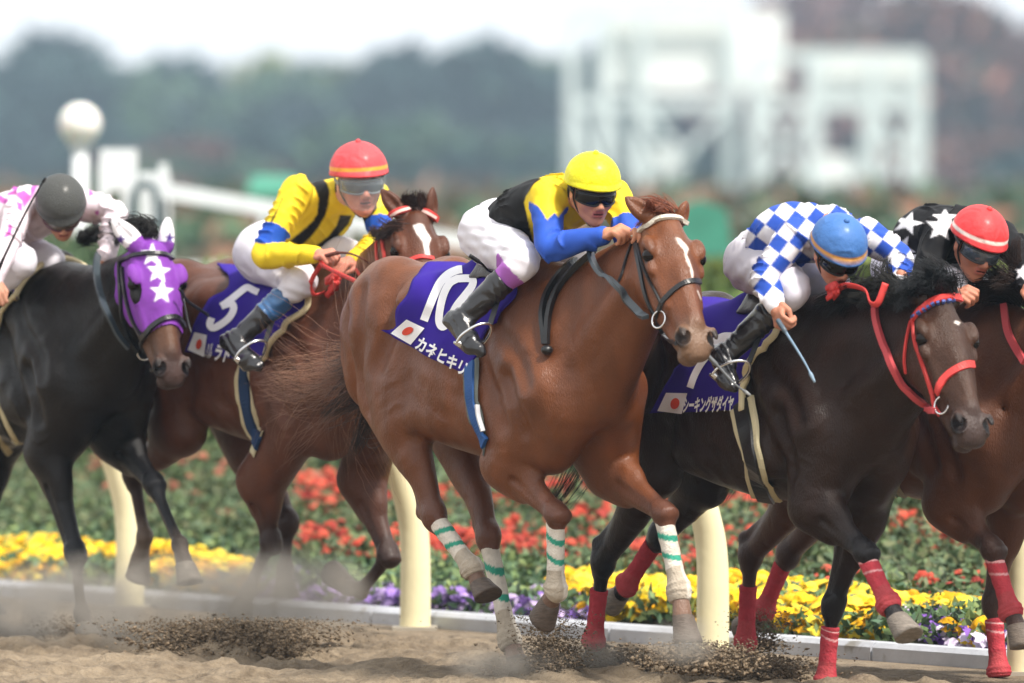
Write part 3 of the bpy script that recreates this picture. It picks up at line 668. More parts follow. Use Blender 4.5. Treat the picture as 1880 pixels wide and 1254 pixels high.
def ring(c, nrm, r, t, n=24, k=8):
    nrm = unit(nrm); a = unit(np.cross(nrm, [.3, .2, 1])); b = np.cross(nrm, a); th = np.linspace(0, 2*math.pi, n+1)[:-1]; P = np.array(c)+r*(np.cos(th)[:, None]*a+np.sin(th)[:, None]*b)
    V = []; F = []
    for i in range(n):
        o = unit(P[i]-c)
        for j in range(k): ph = 2*math.pi*j/k; V.append(P[i]+t*(math.cos(ph)*o+math.sin(ph)*nrm))
    for i in range(n):
        for j in range(k): F.append((i*k+j, i*k+(j+1) % k, ((i+1) % n)*k+(j+1) % k, ((i+1) % n)*k+j))
    return V, F

def saddle(h, u0=-.20, u1=.02, name='saddle'):
    f = h.f; zc = 1.22+h.cfg.get('dz', 0.); nu, nt = 16, 22; U = np.linspace(u0, u1, nu); Th = np.linspace(-.42, .42, nt); g = np.array([(u, t) for t in Th for u in U]); D = np.stack([np.zeros(len(g)), np.sin(g[:, 1]), -np.cos(g[:, 1])], 1)
    O = np.stack([g[:, 0], np.zeros(len(g)), np.full(len(g), zc)], 1)-D*.75; X = fillnan(f.ray(O, D, 0, .74, .026)); e = np.clip(1-np.abs(2*(g[:, 0]-u0)/(u1-u0)-1)**4, 0, 1)*np.clip(1-(np.abs(g[:, 1])/.42)**6, 0, 1); rise = .022*e+.03*np.exp(-((g[:, 0]-u0)/.05)**2)*np.exp(-(g[:, 1]/.3)**2)+.025*np.exp(-((g[:, 0]-u1)/.05)**2)*np.exp(-(g[:, 1]/.3)**2)
    top = X-D*rise[:, None]; V = np.concatenate([top, X+D*.004]); m = nu*nt; F = []
    for i in range(nt-1):
        for j in range(nu-1): a = i*nu+j; F += [(a, a+1, a+nu+1, a+nu), (m+a, m+a+nu, m+a+nu+1, m+a+1)]
    for i in range(nt-1): F += [(i*nu, (i+1)*nu, m+(i+1)*nu, m+i*nu), (i*nu+nu-1, m+i*nu+nu-1, m+(i+1)*nu+nu-1, (i+1)*nu+nu-1)]
    for j in range(nu-1): F += [(j, m+j, m+j+1, j+1), ((nt-1)*nu+j, (nt-1)*nu+j+1, m+(nt-1)*nu+j+1, m+(nt-1)*nu+j)]
    mesh(name, V, F, mat('saddle_leather', srgb('#2a211d'), .4, bump=.3, bscale=80, coat=.2), h.root)
def stirrup(h, man):
    g = man.g; a, c, t, kn = [h.fr.loc(man.org+g[q]) for q in ('anN', 'anN', 'toeN', 'knN')]; d = unit(t-c); p = c+(t-c)*.62; sole = unit(np.cross(np.cross(d, a-kn), d)); sole = sole*np.sign(sole.dot(a-kn)); sd_ = np.cross(d, sole); r = .062
    mb = MB(); pts = [p+sole*.062+sd_*.05*q for q in (-1, 1)]; arch = [pts[0], p+sole*.02-sd_*.062, p-sole*.045-sd_*.045, p-sole*.078, p-sole*.045+sd_*.045, p+sole*.02+sd_*.062, pts[1]]
    mb.tube(cr(arch, 6), .006, 8); mb.bar(pts[0], pts[1], .03, .010); o = mb.build('stirrup', steel, h.root, smooth=True)
    top = p-sole*.078; k2 = h.fr.loc(man.org+g['hipN'])*.35+h.fr.loc(man.org+g['knN'])*.65; mb = MB(); side_ = np.cross(unit(k2-top), [0, 1, 0]); mb.bar(top, top*.15+k2*.85, .022, .005); mb.build('stirrup_leather', blackl, h.root)
# ------------------------------------------------------------------ riders
SKIN = mat('skin', attr=True, rough=.5, sss=.12, bump=.15, bscale=260, spec=.4)
def hand_prims(w, D, Bk, grip=1., s=1.):
    """fist closing on a rein: wrist w, D along the hand, Bk = back-of-hand normal"""
    D = unit(D); Bk = unit(Bk-D*D.dot(Bk)); K = np.cross(D, Bk); pr = []
    p = lambda a, b, c: w+(D*a+Bk*b+K*c)*s
    pr.append(ell(p(.048, 0, .0), np.array([.048, .016, .040])*s, np.array([D, Bk, K]))); pr.append(cap(p(-.03, 0, 0), p(.03, 0, 0), .025*s, .027*s))
    for i, (ln, off) in enumerate([(1., -.030), (1.08, -.010), (1.0, .010), (.82, .029)]):
        b0 = p(.085-.004*abs(i-1), .004, off); a1 = R(48*grip+6*i); d1 = D*math.cos(a1)-Bk*math.sin(a1); b1 = b0+d1*.040*ln*s
        a2 = R(128*grip); d2 = D*math.cos(a2)-Bk*math.sin(a2); b2 = b1+d2*.027*ln*s; a3 = R(175*grip); d3 = D*math.cos(a3)-Bk*math.sin(a3); b3 = b2+d3*.019*ln*s
        pr += [cap(p(.06, .003, off*.9), b0, .0105*s, .0108*s), cap(b0, b1, .0104*s, .0094*s), cap(b1, b2, .0093*s, .0085*s), cap(b2, b3, .0084*s, .0075*s)]
    t0 = p(.020, -.006, -.032); t1 = p(.058, -.022, -.044); t2 = p(.088, -.034, -.026); pr += [cap(t0, t1, .014*s, .0115*s), cap(t1, t2, .0112*s, .0092*s)]
    return pr
class Man: pass
def jockey(cfg, hd):
    """cfg joints are (px, py, depth relative to the horse's depth hd)"""
    m = Man(); m.cfg = cfg; JT = cfg['joints']; org = W(*JT['pelvis'][:2], hd+JT['pelvis'][2]); m.org = org
    fr = m.fr = Frame(org, 0.); m.d = hd
    def J(n): x, y, dd = JT[n]; return W(x, y, hd+dd)-org
    root = m.root = empty('person', org)
    Lw = np.array([math.sin(R(cfg.get('yaw', 55))), math.cos(R(cfg.get('yaw', 55))), 0])
    pe, ch, nk = J('pelvis'), J('chest'), J('neck'); shN, shF = J('shN'), J('shF')
    g = {}
    for q in JT: g[q] = J(q)
    m.g = g
    hc = J('head'); psi, phi, rol = [R(x) for x in cfg['face']]; fw0 = np.array([math.sin(psi), -math.cos(psi), 0]); S0 = np.array([math.cos(psi), math.sin(psi), 0])
    fwd = fw0*math.cos(phi)-np.array([0, 0, math.sin(phi)]); up = np.cross(fwd, S0); S = S0*math.cos(rol)+up*math.sin(rol); U = np.cross(fwd, S); hm = np.array([fwd, S, U]); k = cfg.get('hs', 1.)
    hp = lambda a, b, c: hc+(fwd*a+S*b+U*c)*k
    m.hp, m.hm = hp, hm
    # ---- body: continuous skin surface, limbs under the clothes a little thinner
    lo = np.min(list(g.values()), axis=0)-.22; hi = np.max(list(g.values()), axis=0)+.22
    torso = lambda e: chain([[*pe, .155+e, .115+e], [*(pe*.62+ch*.38), .135+e, .105+e], [*ch, .155+e, .115+e], [*(ch*.35+(shN+shF)*.325), .165+e, .10+e], [*(nk*.85+ch*.15), .09+e, .075+e]], side=Lw, m=6)
    def arm(s_, e): a, b, c = g['sh'+s_], g['el'+s_], g['wr'+s_]; return chain([[*a, .060+e], [*(a*.55+b*.45), .050+e], [*b, .041+e], [*(b*.62+c*.38), .041+e], [*c, .028+e]], m=4)
    def leg(s_, e, full=True):
        a, b, c = g['hip'+s_], g['kn'+s_], g['an'+s_]; P = [[*(a*.95+pe*.05), .105+e], [*(a*.5+b*.5), .083+e], [*b, .060+e]]
        if full: P += [[*(b*.7+c*.3), .052+e], [*(b*.35+c*.65), .042+e], [*(b*.1+c*.9), .034+e]]
        return P
    f = Field.cube(lo, hi, .0085); f.add(torso(-.015), .03)
    for s_ in 'NF': f.add(arm(s_, -.010), .03); f.add(chain(leg(s_, -.012), m=4), .03); pass
    f.add(cap(nk, hp(-.03, 0, -.06), .055, .05), .03)
    V, F = f.surface(); Vs = [V]; Fs = [F]; n = len(V)
    hf = Field.cube(hc-.19, hc+.19, .0036)
    hf.add(ell(hp(-.012, 0, .03), np.array([.098, .077, .098])*k, hm), .02); hf.add(ell(hp(.032, 0, -.035), np.array([.064, .060, .085])*k, hm), .03)
    hf.add(cap(hp(-.03, 0, -.05), nk*.5+hp(-.03, 0, -.06)*.5, .054, .052), .03)
    for q in (-1, 1):
        hf.add(cap(hp(-.005, q*.052, -.055), hp(.066, q*.018, -.102), .020, .016), .03); hf.add(ell(hp(.062, q*.042, -.030), .024*k), .03)
        hf.add(cap(hp(.086, q*.014, .012), hp(.074, q*.048, .010), .011, .010), .012); hf.cut(ell(hp(.100, q*.032, -.006), np.array([.014, .017, .011])*k, hm), .012)
        hf.add(ell(hp(.0835, q*.032, -.006), .0125*k), .004)
        hf.add(ell(hp(-.005, q*.080, -.018), np.array([.017, .010, .030])*k, hm), .012); hf.cut(ell(hp(.000, q*.092, -.014), np.array([.009, .007, .016])*k, hm), .006)
        hf.add(ell(hp(.103, q*.012, -.042), .0095*k), .008)
    hf.add(cap(hp(.088, 0, .006), hp(.114, 0, -.034), .0085*k, .0125*k), .014); hf.add(ell(hp(.076, 0, -.106), .021*k), .02); hf.add(ell(hp(.082, 0, -.066), np.array([.020, .028, .022])*k, hm), .016)
    hf.add(cap(hp(.098, -.014, -.060), hp(.098, .014, -.060), .0078, .0078), .005); hf.add(cap(hp(.094, -.013, -.074), hp(.094, .013, -.074), .0092, .0092), .005)
    hf.cut(cap(hp(.108, -.019, -.067), hp(.108, .019, -.067), .0045), .004)
    V, F = hf.surface(); Vs.append(V); Fs.append(F+n); n += len(V); m.hf = hf
    hands = []
    for s_ in 'NF':
        if 'ha'+s_ not in g: continue
        w, t = g['wr'+s_], g['ha'+s_]; D = unit(t-w); bk = np.array(cfg.get('back'+s_, (-.3, -.6, .7)), float); fh = Field.cube(w-.15+D*.06, w+.15+D*.06, .0034); fh.add(hand_prims(w, D, bk, cfg.get('grip', 1.)), .007)
        V, F = fh.surface(); Vs.append(V); Fs.append(F+n); n += len(V)
    V = np.concatenate(Vs); F = np.concatenate(Fs); q = (V-hc)/k; qa, qs, qu = q@fwd, q@S, q@U; sk = np.array(cfg.get('skin', srgb('#c98d72'))); col = np.tile(sk, (len(V), 1)); near = np.linalg.norm(V-hc, axis=1) < .17
    lips = near & (np.abs(qu+.067) < .015) & (np.abs(qs) < .024) & (qa > .085); col[lips] = srgb('#b86e60')
    gn = near & (np.abs(qu+.067) < .0035) & (np.abs(qs) < .020) & (qa > .085); col[gn] = srgb('#4a1c1a')
    hair = near & (qa < .02) & (qu > -.035) & ~((np.abs(qs) > .074)) | (near & (qa < -.03) & (qu > -.06)); col[hair] = srgb('#1a1412')
    for e_ in (-1, 1):
        d = np.linalg.norm(V-hp(.094, e_*.032, -.006), axis=1); col[near & (d < .010)] = srgb('#e8e0d8'); col[near & (d < .0055)] = srgb('#20130e')
        d2 = np.abs(qu-.020+np.abs(qs-e_*.034)*.15); col[near & (qa > .06) & (d2 < .0045) & (np.abs(qs-e_*.034) < .021)] = srgb('#2a1c16')
    mesh('body', V, F, SKIN, root, cols=col)
    # ---- silks
    jf = Field.cube(lo, hi, .0062); jf.add(torso(.006), .03)
    for s_ in 'NF': jf.add(arm(s_, .012), .045)
    for a_, r_ in cfg.get('bulk', []): jf.add(ell(a_ if not isinstance(a_, tuple) else W(a_[0], a_[1], hd+a_[2])-org, r_), .06)
    jf.cut(cap(pe-(ch-pe)*.35-np.array([0, 0, .0]), pe-(ch-pe)*.6, .14), .01)
    # soft folds: gathers across the limbs and the waist
    X, Y, Z = jf.ax[0][:, None, None], jf.ax[1][None, :, None], jf.ax[2][None, None, :]
    ph = cfg.get('ph', 0.); w_ = np.sin(30*X+24*Z+6*np.sin(9*Z+7*Y+ph)+ph); jf.v += (.016*(.25-(1-np.abs(w_))**3)*np.clip(np.sin(13*Z-11*Y+5*np.sin(11*X+ph)+ph)+.35, 0, 1)+.0025*np.sin(70*X-45*Z+5*np.sin(20*Y))*np.sin(25*Z+18*X+ph)).astype(np.float32)
    V, F = jf.surface(); G = jf.grad(V); px, py = proj(fr.wor(V)); facing = G[:, 1] < .25
    def seg(a, b): t = ((V-a)@(b-a))/((b-a)@(b-a)); tc = np.clip(t, 0, 1); return np.linalg.norm(V-a-tc[:, None]*(b-a), axis=1), tc
    info = {}
    for s_ in 'NF':
        d1, t1 = seg(g['sh'+s_], g['el'+s_]); d2, t2 = seg(g['el'+s_], g['wr'+s_]); info['d'+s_] = np.minimum(d1, d2); info['t'+s_] = np.where(d1 < d2, t1, 1+t2)
    col = cfg['paint'](V, px, py, facing, info, G); m.jf = jf
    mesh('jersey', V, F, mat('silks', attr=True, rough=.62, bump=.12, bscale=300, fold=.55, fscale=9, spec=.25, var=.06, vscale=14), root, cols=col)
    # ---- breeches
    bf = Field.cube(lo, hi, .0068)
    bf.add(chain([[*(pe-(ch-pe)*.12), .150, .125], [*pe, .165, .130], [*(pe*.66+ch*.34), .143, .112]], side=Lw, m=6), .03)
    for s_ in 'NF': L = leg(s_, .012); kn, an = g['kn'+s_], g['an'+s_]; b9 = cfg.get('boot0', .42)+.08; bf.add(chain(L[:3]+[[*(kn+(an-kn)*b9*.5), .054], [*(kn+(an-kn)*b9), .042]], m=5), .05)
    bf.v += (.0036*np.sin(46*bf.ax[0][:, None, None]+30*bf.ax[2][None, None, :]+9*np.sin(12*bf.ax[2][None, None, :]+ph))*np.sin(21*bf.ax[1][None, :, None]+17*bf.ax[2][None, None, :])).astype(np.float32)
    V, F = bf.surface(); cols = np.tile(cfg.get('breech', srgb('#dfdde6')), (len(V), 1))
    if 'band' in cfg:
        for s_ in 'NF': a, b = g['kn'+s_], g['an'+s_]; t = ((V-a)@(b-a))/((b-a)@(b-a)); d = np.linalg.norm(V-a-np.clip(t, 0, 1)[:, None]*(b-a), axis=1); c_, t0, t1 = cfg['band']; cols[(d < .10) & (t > t0) & (t < t1)] = c_
    mesh('breeches', V, F, mat('breeches_cloth', attr=True, rough=.7, bump=.12, bscale=300, fold=.5, fscale=10, spec=.2, var=.06, vscale=9), root, cols=cols)
    # ---- boots
    for s_ in 'NF':
        a, c, t = g['kn'+s_], g['an'+s_], g['toe'+s_]; bt = cfg.get('boot0', .42); b0 = a+(c-a)*bt; sole = unit(np.cross(np.cross(t-c, c-a), t-c)); sole = sole*np.sign(sole.dot(c-a)+1e-9)
        P = [b0, c, t, c+sole*.06]; f = Field.cube(np.min(P, 0)-.09, np.max(P, 0)+.09, .0052)
        hl = c-unit(t-c)*.035+sole*.035; ball = c+(t-c)*.72+sole*.025
        f.add(chain([[*b0, .056], [*(b0*.6+c*.4), .052], [*(b0*.2+c*.8), .044], [*c, .041]], m=4), .02)
        f.add(ell(hl, .034), .03); f.add(cap(c+sole*.012, ball, .040, .036), .03); f.add(cap(ball, t+sole*.012, .037, .026), .02); f.add(cap(hl+sole*.012, ball+sole*.012, .026, .030), .02)
        f.cut(cap(b0-unit(c-a)*.085, b0-unit(c-a)*.20, .085), .004)
        x_ = f.ax[0][:, None, None]; z_ = f.ax[2][None, None, :]; f.v += (.0022*np.sin(120*z_+60*x_+4*np.sin(40*x_))).astype(np.float32)
        V, F = f.surface(); cols = np.tile(srgb('#15151a'), (len(V), 1))
        if 'boottop' in cfg:
            for c2, q0, q1 in cfg['boottop']: tt = ((V-a)@(c-a))/((c-a)@(c-a)); cols[(tt > q0) & (tt < q1)] = c2
        mesh('boot', V, F, mat('boot_leather', attr=True, rough=.24, bump=.2, bscale=90, fold=.5, fscale=16, coat=.5, spec=.6), root, cols=cols)
    # ---- helmet
    H = cfg['helmet']; hr = np.array(H.get('r', (.126, .112, .112)))*k; hc2 = hp(-.010, 0, .040); n = 40; V = []; Cc = []; rim = H.get('rim', 100); NR = 26
    for j in range(NR+1):
        for i in range(n):
            th = 2*math.pi*i/n; pm = R(rim+H.get('back', 8)*(-math.cos(th))); ph_ = pm*j/NR; r_ = math.sin(ph_); w = 1.+(.0035*math.sin(th*4+1)*math.sin(ph_*5)+.003*math.sin(th*11+ph_*7)*math.sin(ph_)); lip = 0.
            if j >= NR-1: lip = .006+.022*max(0, math.cos(th))**2*H.get('peak', .5)
            V.append(hc2+fwd*(hr[0]*r_*math.cos(th)*w+lip*math.cos(th))+S*(hr[1]*r_*math.sin(th)*w+lip*math.sin(th)*.4)+U*(hr[2]*math.cos(ph_)*w-lip*.25))
            cc = np.array(H['col']); b0, b1 = H.get('bandpos', (.86, .93))
            if 'band' in H and b0 < j/NR < b1: cc = np.array(H['band'])
            Cc.append(cc)
    F = [(j*n+i, (j+1)*n+i, (j+1)*n+(i+1) % n, j*n+(i+1) % n) for j in range(NR) for i in range(n)]; k0 = len(V)
    for i in range(n): V.append(hc2+(V[NR*n+i]-hc2)*.90); Cc.append(np.array(srgb('#15151a')))
    F += [(NR*n+i, k0+i, k0+(i+1) % n, NR*n+(i+1) % n) for i in range(n)]; F.append(tuple(k0+i for i in range(n))[::-1])
    hel = mesh('helmet', V, F, mat('helmet_'+H['mat'], attr=True, rough=H.get('rough', .45), bump=H.get('bump', .25), bscale=H.get('bs', 70), fold=.6 if H.get('cloth', True) else 0, fscale=14, spec=.4, coat=.15, var=.05), root, cols=np.array(Cc))
    if H.get('cloth', True): V2, F2 = uvsphere(hc2+U*hr[2]*1.0, .012, 12, 8); mesh('button', V2, F2, mat('btn_'+H['mat'], H['col'], .6), hel)
    # chin strap
    st = MB()
    for q in (-1, 1): st.tube(cr([hp(.02, q*.085, .02), hp(.012, q*.080, -.03), hp(.03, q*.062, -.075), hp(.055, q*.02, -.126), hp(.058, 0, -.130)], 6), .006, 6, flat=.5)
    st.build('chin_strap', mat('strap_black', srgb('#141416'), .5), hel, smooth=True)
    if 'goggles' in cfg:
        Gg = cfg['goggles']; V = []; nu, nv = 26, 9; zc, hh = Gg.get('z', -.004), Gg.get('h', .026)
        for side_ in (0, 1):
            for j in range(nv):
                for i in range(nu):
                    t = -1+2*i/(nu-1); s2 = -1+2*j/(nv-1); th = t*R(Gg.get('w', 74)); notch = .35*math.exp(-(t/.16)**2) if s2 < 0 else 0
                    hz = hh*(1-.30*abs(t)**3)*(1-notch); r_ = 1-.012*side_; bul = (.010*math.cos(s2*1.3))*(1-side_*.4)
                    V.append(hp((.100*math.cos(th)+.010+bul)*r_, (.086*math.sin(th))*r_, zc+s2*hz))
        F = []; o = nu*nv
        for j in range(nv-1):
            for i in range(nu-1): a = j*nu+i; F += [(a, a+1, a+nu+1, a+nu), (o+a, o+a+nu, o+a+nu+1, o+a+1)]
        for i in range(nu-1): F += [(i, o+i, o+i+1, i+1), ((nv-1)*nu+i, (nv-1)*nu+i+1, o+(nv-1)*nu+i+1, o+(nv-1)*nu+i)]
        for j in range(nv-1): F += [(j*nu, (j+1)*nu, o+(j+1)*nu, o+j*nu), (j*nu+nu-1, o+j*nu+nu-1, o+(j+1)*nu+nu-1, (j+1)*nu+nu-1)]
        gg = mesh('goggles', V, F, Gg['mat'](), root)
        loop = [V[i] for i in range(nu)]+[V[j*nu+nu-1] for j in range(1, nv)]+[V[(nv-1)*nu+i] for i in range(nu-2, -1, -1)]+[V[j*nu] for j in range(nv-2, 0, -1)]
        V2, F2 = tube(np.array(loop+[loop[0]]), .0045, 6); mesh('frame', V2, F2, mat('goggle_frame_'+Gg.get('fm', 'k'), Gg.get('frame', srgb('#101012')), .4), gg)
        st = MB(); st.tube(cr([hp(.03, -.090, .0), hp(-.02, -.094, .012), hp(-.08, -.07, .015), hp(-.11, 0, .015), hp(-.08, .07, .015), hp(-.02, .094, .012), hp(.03, .09, 0)], 6), .009, 6, flat=.3); st.build('goggle_strap', mat('goggle_strap_'+Gg.get('fm', 'k'), Gg.get('frame', srgb('#101012')), .6), gg, smooth=True)
    if cfg.get('visor'):
        V = []; nu, nv = 22, 8
        for j in range(nv):
            for i in range(nu): t = -1+2*i/(nu-1); th = t*R(78); V.append(hp(.128*math.cos(th)+.004, .100*math.sin(th), .035-j*(.125)/(nv-1)*(1-.25*abs(t)**2)))
        F = [(j*nu+i, j*nu+i+1, (j+1)*nu+i+1, (j+1)*nu+i) for j in range(nv-1) for i in range(nu-1)]
        mesh('visor', V, F, mat('visor_clear', srgb('#c4ced4'), .05, alpha=.17, spec=.5, coat=.6), root)
    tagobj(root, cfg['label'], 'jockey', 'jockeys crouched on the racehorses'); return m
def whip(pts, hd, r, label, name='riding_whip', cols=None):
    P = cr([W(x, y, hd+dd) for x, y, dd in pts], 8); org = P[0]; N = len(P); rr = np.interp(np.linspace(0, 1, N), [0, .25, .3, .85, .88, 1], np.array([1.5, 1.5, .9, .6, 1.3, .7])*r)
    V, F = tube(P-org, rr, 8); t = np.repeat(np.linspace(0, 1, N), 8); c = np.tile(cols[0] if cols else srgb('#16161a'), (len(V), 1))
    if cols: c[t > .3] = cols[1]; c[t > .88] = cols[2] if len(cols) > 2 else cols[1]
    return mesh(name, V, F, mat('whip_skin', attr=True, rough=.35), None, cols=c, loc=org, label=label, cat='riding whip', group='riding whips')
# ------------------------------------------------------------------ the setting
KA = R(58); KF = np.array([math.cos(KA), -math.sin(KA), 0]); KL = np.array([math.sin(KA), math.cos(KA), 0]); K0 = np.array([0, 3.75, 0.])   # kerb line: point and direction
def along(px, q):   # distance along the kerb at which lateral q is seen at photo column px
    k_ = (px-CX)/FPX; return (k_*(K0[1]+KL[1]*q+D0)-(K0[0]+KL[0]*q))/(KF[0]-k_*KF[1])
def K(u, q, z=0.): return K0+KF*u+KL*q+np.array([0, 0, z])
def sheet(us, qs, zf, name, m, **kw):
    U, Qq = np.meshgrid(us, qs, indexing='ij'); P = K0+U[..., None]*KF+Qq[..., None]*KL; P[..., 2] = zf(U, Qq, P); n, k = U.shape
    i, j = np.meshgrid(np.arange(n-1), np.arange(k-1), indexing='ij'); a = (i*k+j).ravel(); F = np.stack([a, a+k, a+k+1, a+1], 1); return mesh(name, P.reshape(-1, 3), F, m, None, **kw)
# sand: fine relief where the camera is close, one sheet
def sandz(U, q, P):
    d = np.clip((-.15-q)/.6, 0, 1); x, y = P[..., 0], P[..., 1]
    z = .045*(vnoise(x, y, 2.2, 1)-.5)+.045*(vnoise(x, y*1.7, 6.5, 2)-.5)+.034*(vnoise(x, y, 17, 3)-.5)+.018*(vnoise(x, y, 37, 5)-.5)
    hp_ = vnoise(x, y, 3.1, 9); z = z-.05*np.clip((hp_-.68)*6, 0, 1)+.03*np.clip((vnoise(x, y, 4.3, 10)-.72)*6, 0, 1)
    return z*d*.9-.0
sand_m = bpy.data.materials.new('sand'); sand_m.use_nodes = True
def sand_nodes(m, c0, c1, scale=14):
    nt = m.node_tree; b = nt.nodes['Principled BSDF']; L = nt.links; tc = nt.nodes.new('ShaderNodeTexCoord'); n1 = nt.nodes.new('ShaderNodeTexNoise'); n1.inputs['Scale'].default_value = scale; n1.inputs['Detail'].default_value = 8; n1.inputs['Roughness'].default_value = .7
    n2 = nt.nodes.new('ShaderNodeTexNoise'); n2.inputs['Scale'].default_value = 1.3; n2.inputs['Detail'].default_value = 4
    for n in (n1, n2): L.new(tc.outputs['Object'], n.inputs['Vector'])
    ad = nt.nodes.new('ShaderNodeMath'); ad.operation = 'MULTIPLY_ADD'; L.new(n1.outputs[0], ad.inputs[0]); ad.inputs[1].default_value = .6; ml = nt.nodes.new('ShaderNodeMath'); ml.operation = 'MULTIPLY'; L.new(n2.outputs[0], ml.inputs[0]); ml.inputs[1].default_value = .4; L.new(ml.outputs[0], ad.inputs[2])
    cr_ = nt.nodes.new('ShaderNodeValToRGB'); cr_.color_ramp.elements[0].position = .38; cr_.color_ramp.elements[0].color = (*c0, 1); cr_.color_ramp.elements[1].position = .60; cr_.color_ramp.elements[1].color = (*c1, 1); L.new(ad.outputs[0], cr_.inputs[0]); L.new(cr_.outputs[0], b.inputs['Base Color'])
    b.inputs['Roughness'].default_value = .95; bp = nt.nodes.new('ShaderNodeBump'); bp.inputs['Strength'].default_value = .9; bp.inputs['Distance'].default_value = .02; n3 = nt.nodes.new('ShaderNodeTexNoise'); n3.inputs['Scale'].default_value = 55; n3.inputs['Detail'].default_value = 6; L.new(tc.outputs['Object'], n3.inputs['Vector']); L.new(n3.outputs[0], bp.inputs['Height']); L.new(bp.outputs[0], b.inputs['Normal'])
sand_nodes(sand_m, srgb('#5c4f3f'), srgb('#90816c'))
sheet(np.arange(-9, 9.01, .022), np.concatenate([np.arange(-5.2, -.35, .022), np.arange(-.35, .11, .05)]), sandz, 'track', sand_m, kind='structure')
far_sand = mat('sand_far', srgb('#857866'), .95, var=.15, vscale=2)
S_ = MB(); e = 400
for (a, b_, c, d_) in ((-e, -9, -e, .1), (9, e, -e, .1), (-9, 9, -e, -5.2)): S_.add([K(a, c), K(b_, c), K(b_, d_), K(a, d_)], [(0, 1, 2, 3)])
S_.build('track', far_sand, kind='structure')
# white kerb in lengths with open joints
kerb_m = mat('kerb_white', srgb('#bcc0c8'), .7, var=.12, vscale=6, bump=.3, bscale=40, wear=(srgb('#8d8a84'), 7, .60))
ORD = ['leftmost', 'second from left', 'third from left', 'fourth from left', 'fifth from left', 'sixth from left', 'seventh from left', 'eighth from left', 'ninth from left', 'tenth from left', 'eleventh from left', 'twelfth from left']
seen_k = []
def kerb_label(a, b_):
    x0, _ = proj(K(a, 0)); x1, _ = proj(K(b_, 0))
    if x1[0] < 0: return 'white kerb stone beyond the left edge of the picture'
    if x0[0] > 1880: return 'white kerb stone beyond the right edge of the picture'
    seen_k.append(1); return 'white kerb stone below the flowers, '+ORD[len(seen_k)-1]+' of the row'
for i in range(-7, 8):
    mb = MB(); a, b_ = i*2.0+.8, i*2.0+2.785+.0; w = .13; h_ = .075; ch = .02
    prof = [(0, -.05), (0, h_-ch), (ch, h_), (w-ch, h_), (w, h_-ch), (w, -.05)]; V = [K(u, q, z) for u in (a, b_) for q, z in prof]; n = 6
    mb.add(V, [(j, (j+1) % n, n+(j+1) % n, n+j) for j in range(n)]+[tuple(range(n))[::-1], tuple(range(n, 2*n))]); 
    o = mb.build('kerb_stone', kerb_m, label=kerb_label(a, b_), cat='kerb stone', group='white kerb stones edging the flower bed')
# planted bank rising to a hedge
def bankz(q): return np.interp(q, [0, .2, 1, 3, 8, 14, 22, 40], [.02, .03, .06, .24, .80, 1.20, 1.30, 1.0])
soil = mat('soil', srgb('#4a4a34'), .95, var=.4, vscale=3, bump=.6, bscale=20)
sheet(np.arange(-40, 30, .5), np.array([.17, .6, 1, 2, 3, 4, 5, 6, 8, 10, 12, 14, 18, 22, 30, 40]), lambda U, q, P: bankz(q)+.05*vnoise(P[..., 0], P[..., 1], .8, 4), 'bank', soil, kind='structure')
lawn = mat('lawn', srgb('#5c6b45'), .95, var=.25, vscale=.4)
mb = MB()
for (a, b_, c, d_, z) in ((-700, 500, 39.9, 900, .55), (-700, -39.9, .17, 40, -.01), (29.4, 300, .17, 40, -.01)): mb.add([K(a, c, z), K(b_, c, z), K(b_, d_, z), K(a, d_, z)], [(0, 1, 2, 3)])
mb.build('lawn', lawn, kind='structure')
# leaves and blossoms
def leaves(C, size, jitter=.5, nrm=None, seed=3):
    r = np.random.default_rng(seed); n = len(C); A = unit(r.normal(0, 1, (n, 3))+np.array([0, 0, .2])); B = unit(np.cross(A, r.normal(0, 1, (n, 3)))); s = np.broadcast_to(size, (n,))*r.uniform(.6, 1.3, n); s = s[:, None]
    V = np.stack([C-A*s, C+B*s*.45+np.cross(A, B)*s*.12, C+A*s, C-B*s*.45+np.cross(A, B)*s*.12], 1).reshape(-1, 3); F = np.arange(4*n).reshape(n, 4); return V, F
def blossoms(C, r0, seed=5, petals=7, dome=.55):
    """small round flower heads: two rings of petals round a raised middle"""
    r = np.random.default_rng(seed); V = []; F = []; n = 0
    base = [(0, 0, dome)]
    for ring_, (rr, zz, off) in enumerate(((.55, .38, 0), (1.0, .0, .5))):
        for k_ in range(petals): a = 2*math.pi*(k_+off)/petals; base.append((rr*math.cos(a), rr*math.sin(a), zz)); base.append((rr*.72*math.cos(a+math.pi/petals), rr*.72*math.sin(a+math.pi/petals), zz+.06))
    base = np.array(base); m = 2*petals; f = [(0, 1+i, 1+(i+1) % m) for i in range(m)]+[(1+i, 1+m+i, 1+m+(i+1) % m, 1+(i+1) % m) for i in range(m)]; f = [t if len(t) == 4 else (*t, t[2]) for t in f]
    tri = np.array([x[:3] for x in f[:m]]); qd = np.array(f[m:]); tris = np.concatenate([tri, qd[:, [0, 1, 2]], qd[:, [0, 2, 3]]]); out = []; Fo = []
    for i, c in enumerate(C):
        s = r0*r.uniform(.7, 1.25); N = unit(np.array([r.normal(0, .45), r.normal(-.35, .4), 1])); A = unit(np.cross(N, [1, .2, 0])); B = np.cross(N, A); b = base*s*(1+r.uniform(-.15, .15, (len(base), 1))); out.append(c+b[:, :1]*A+b[:, 1:2]*B+b[:, 2:]*N); Fo.append(tris+i*len(base))
    return np.concatenate(out), np.concatenate(Fo)
def ucol(n, cols, seed, v=.25):
    r = np.random.default_rng(seed); c = np.array(cols)[r.integers(0, len(cols), n)]*(1+r.uniform(-v, v, (n, 1))); return c
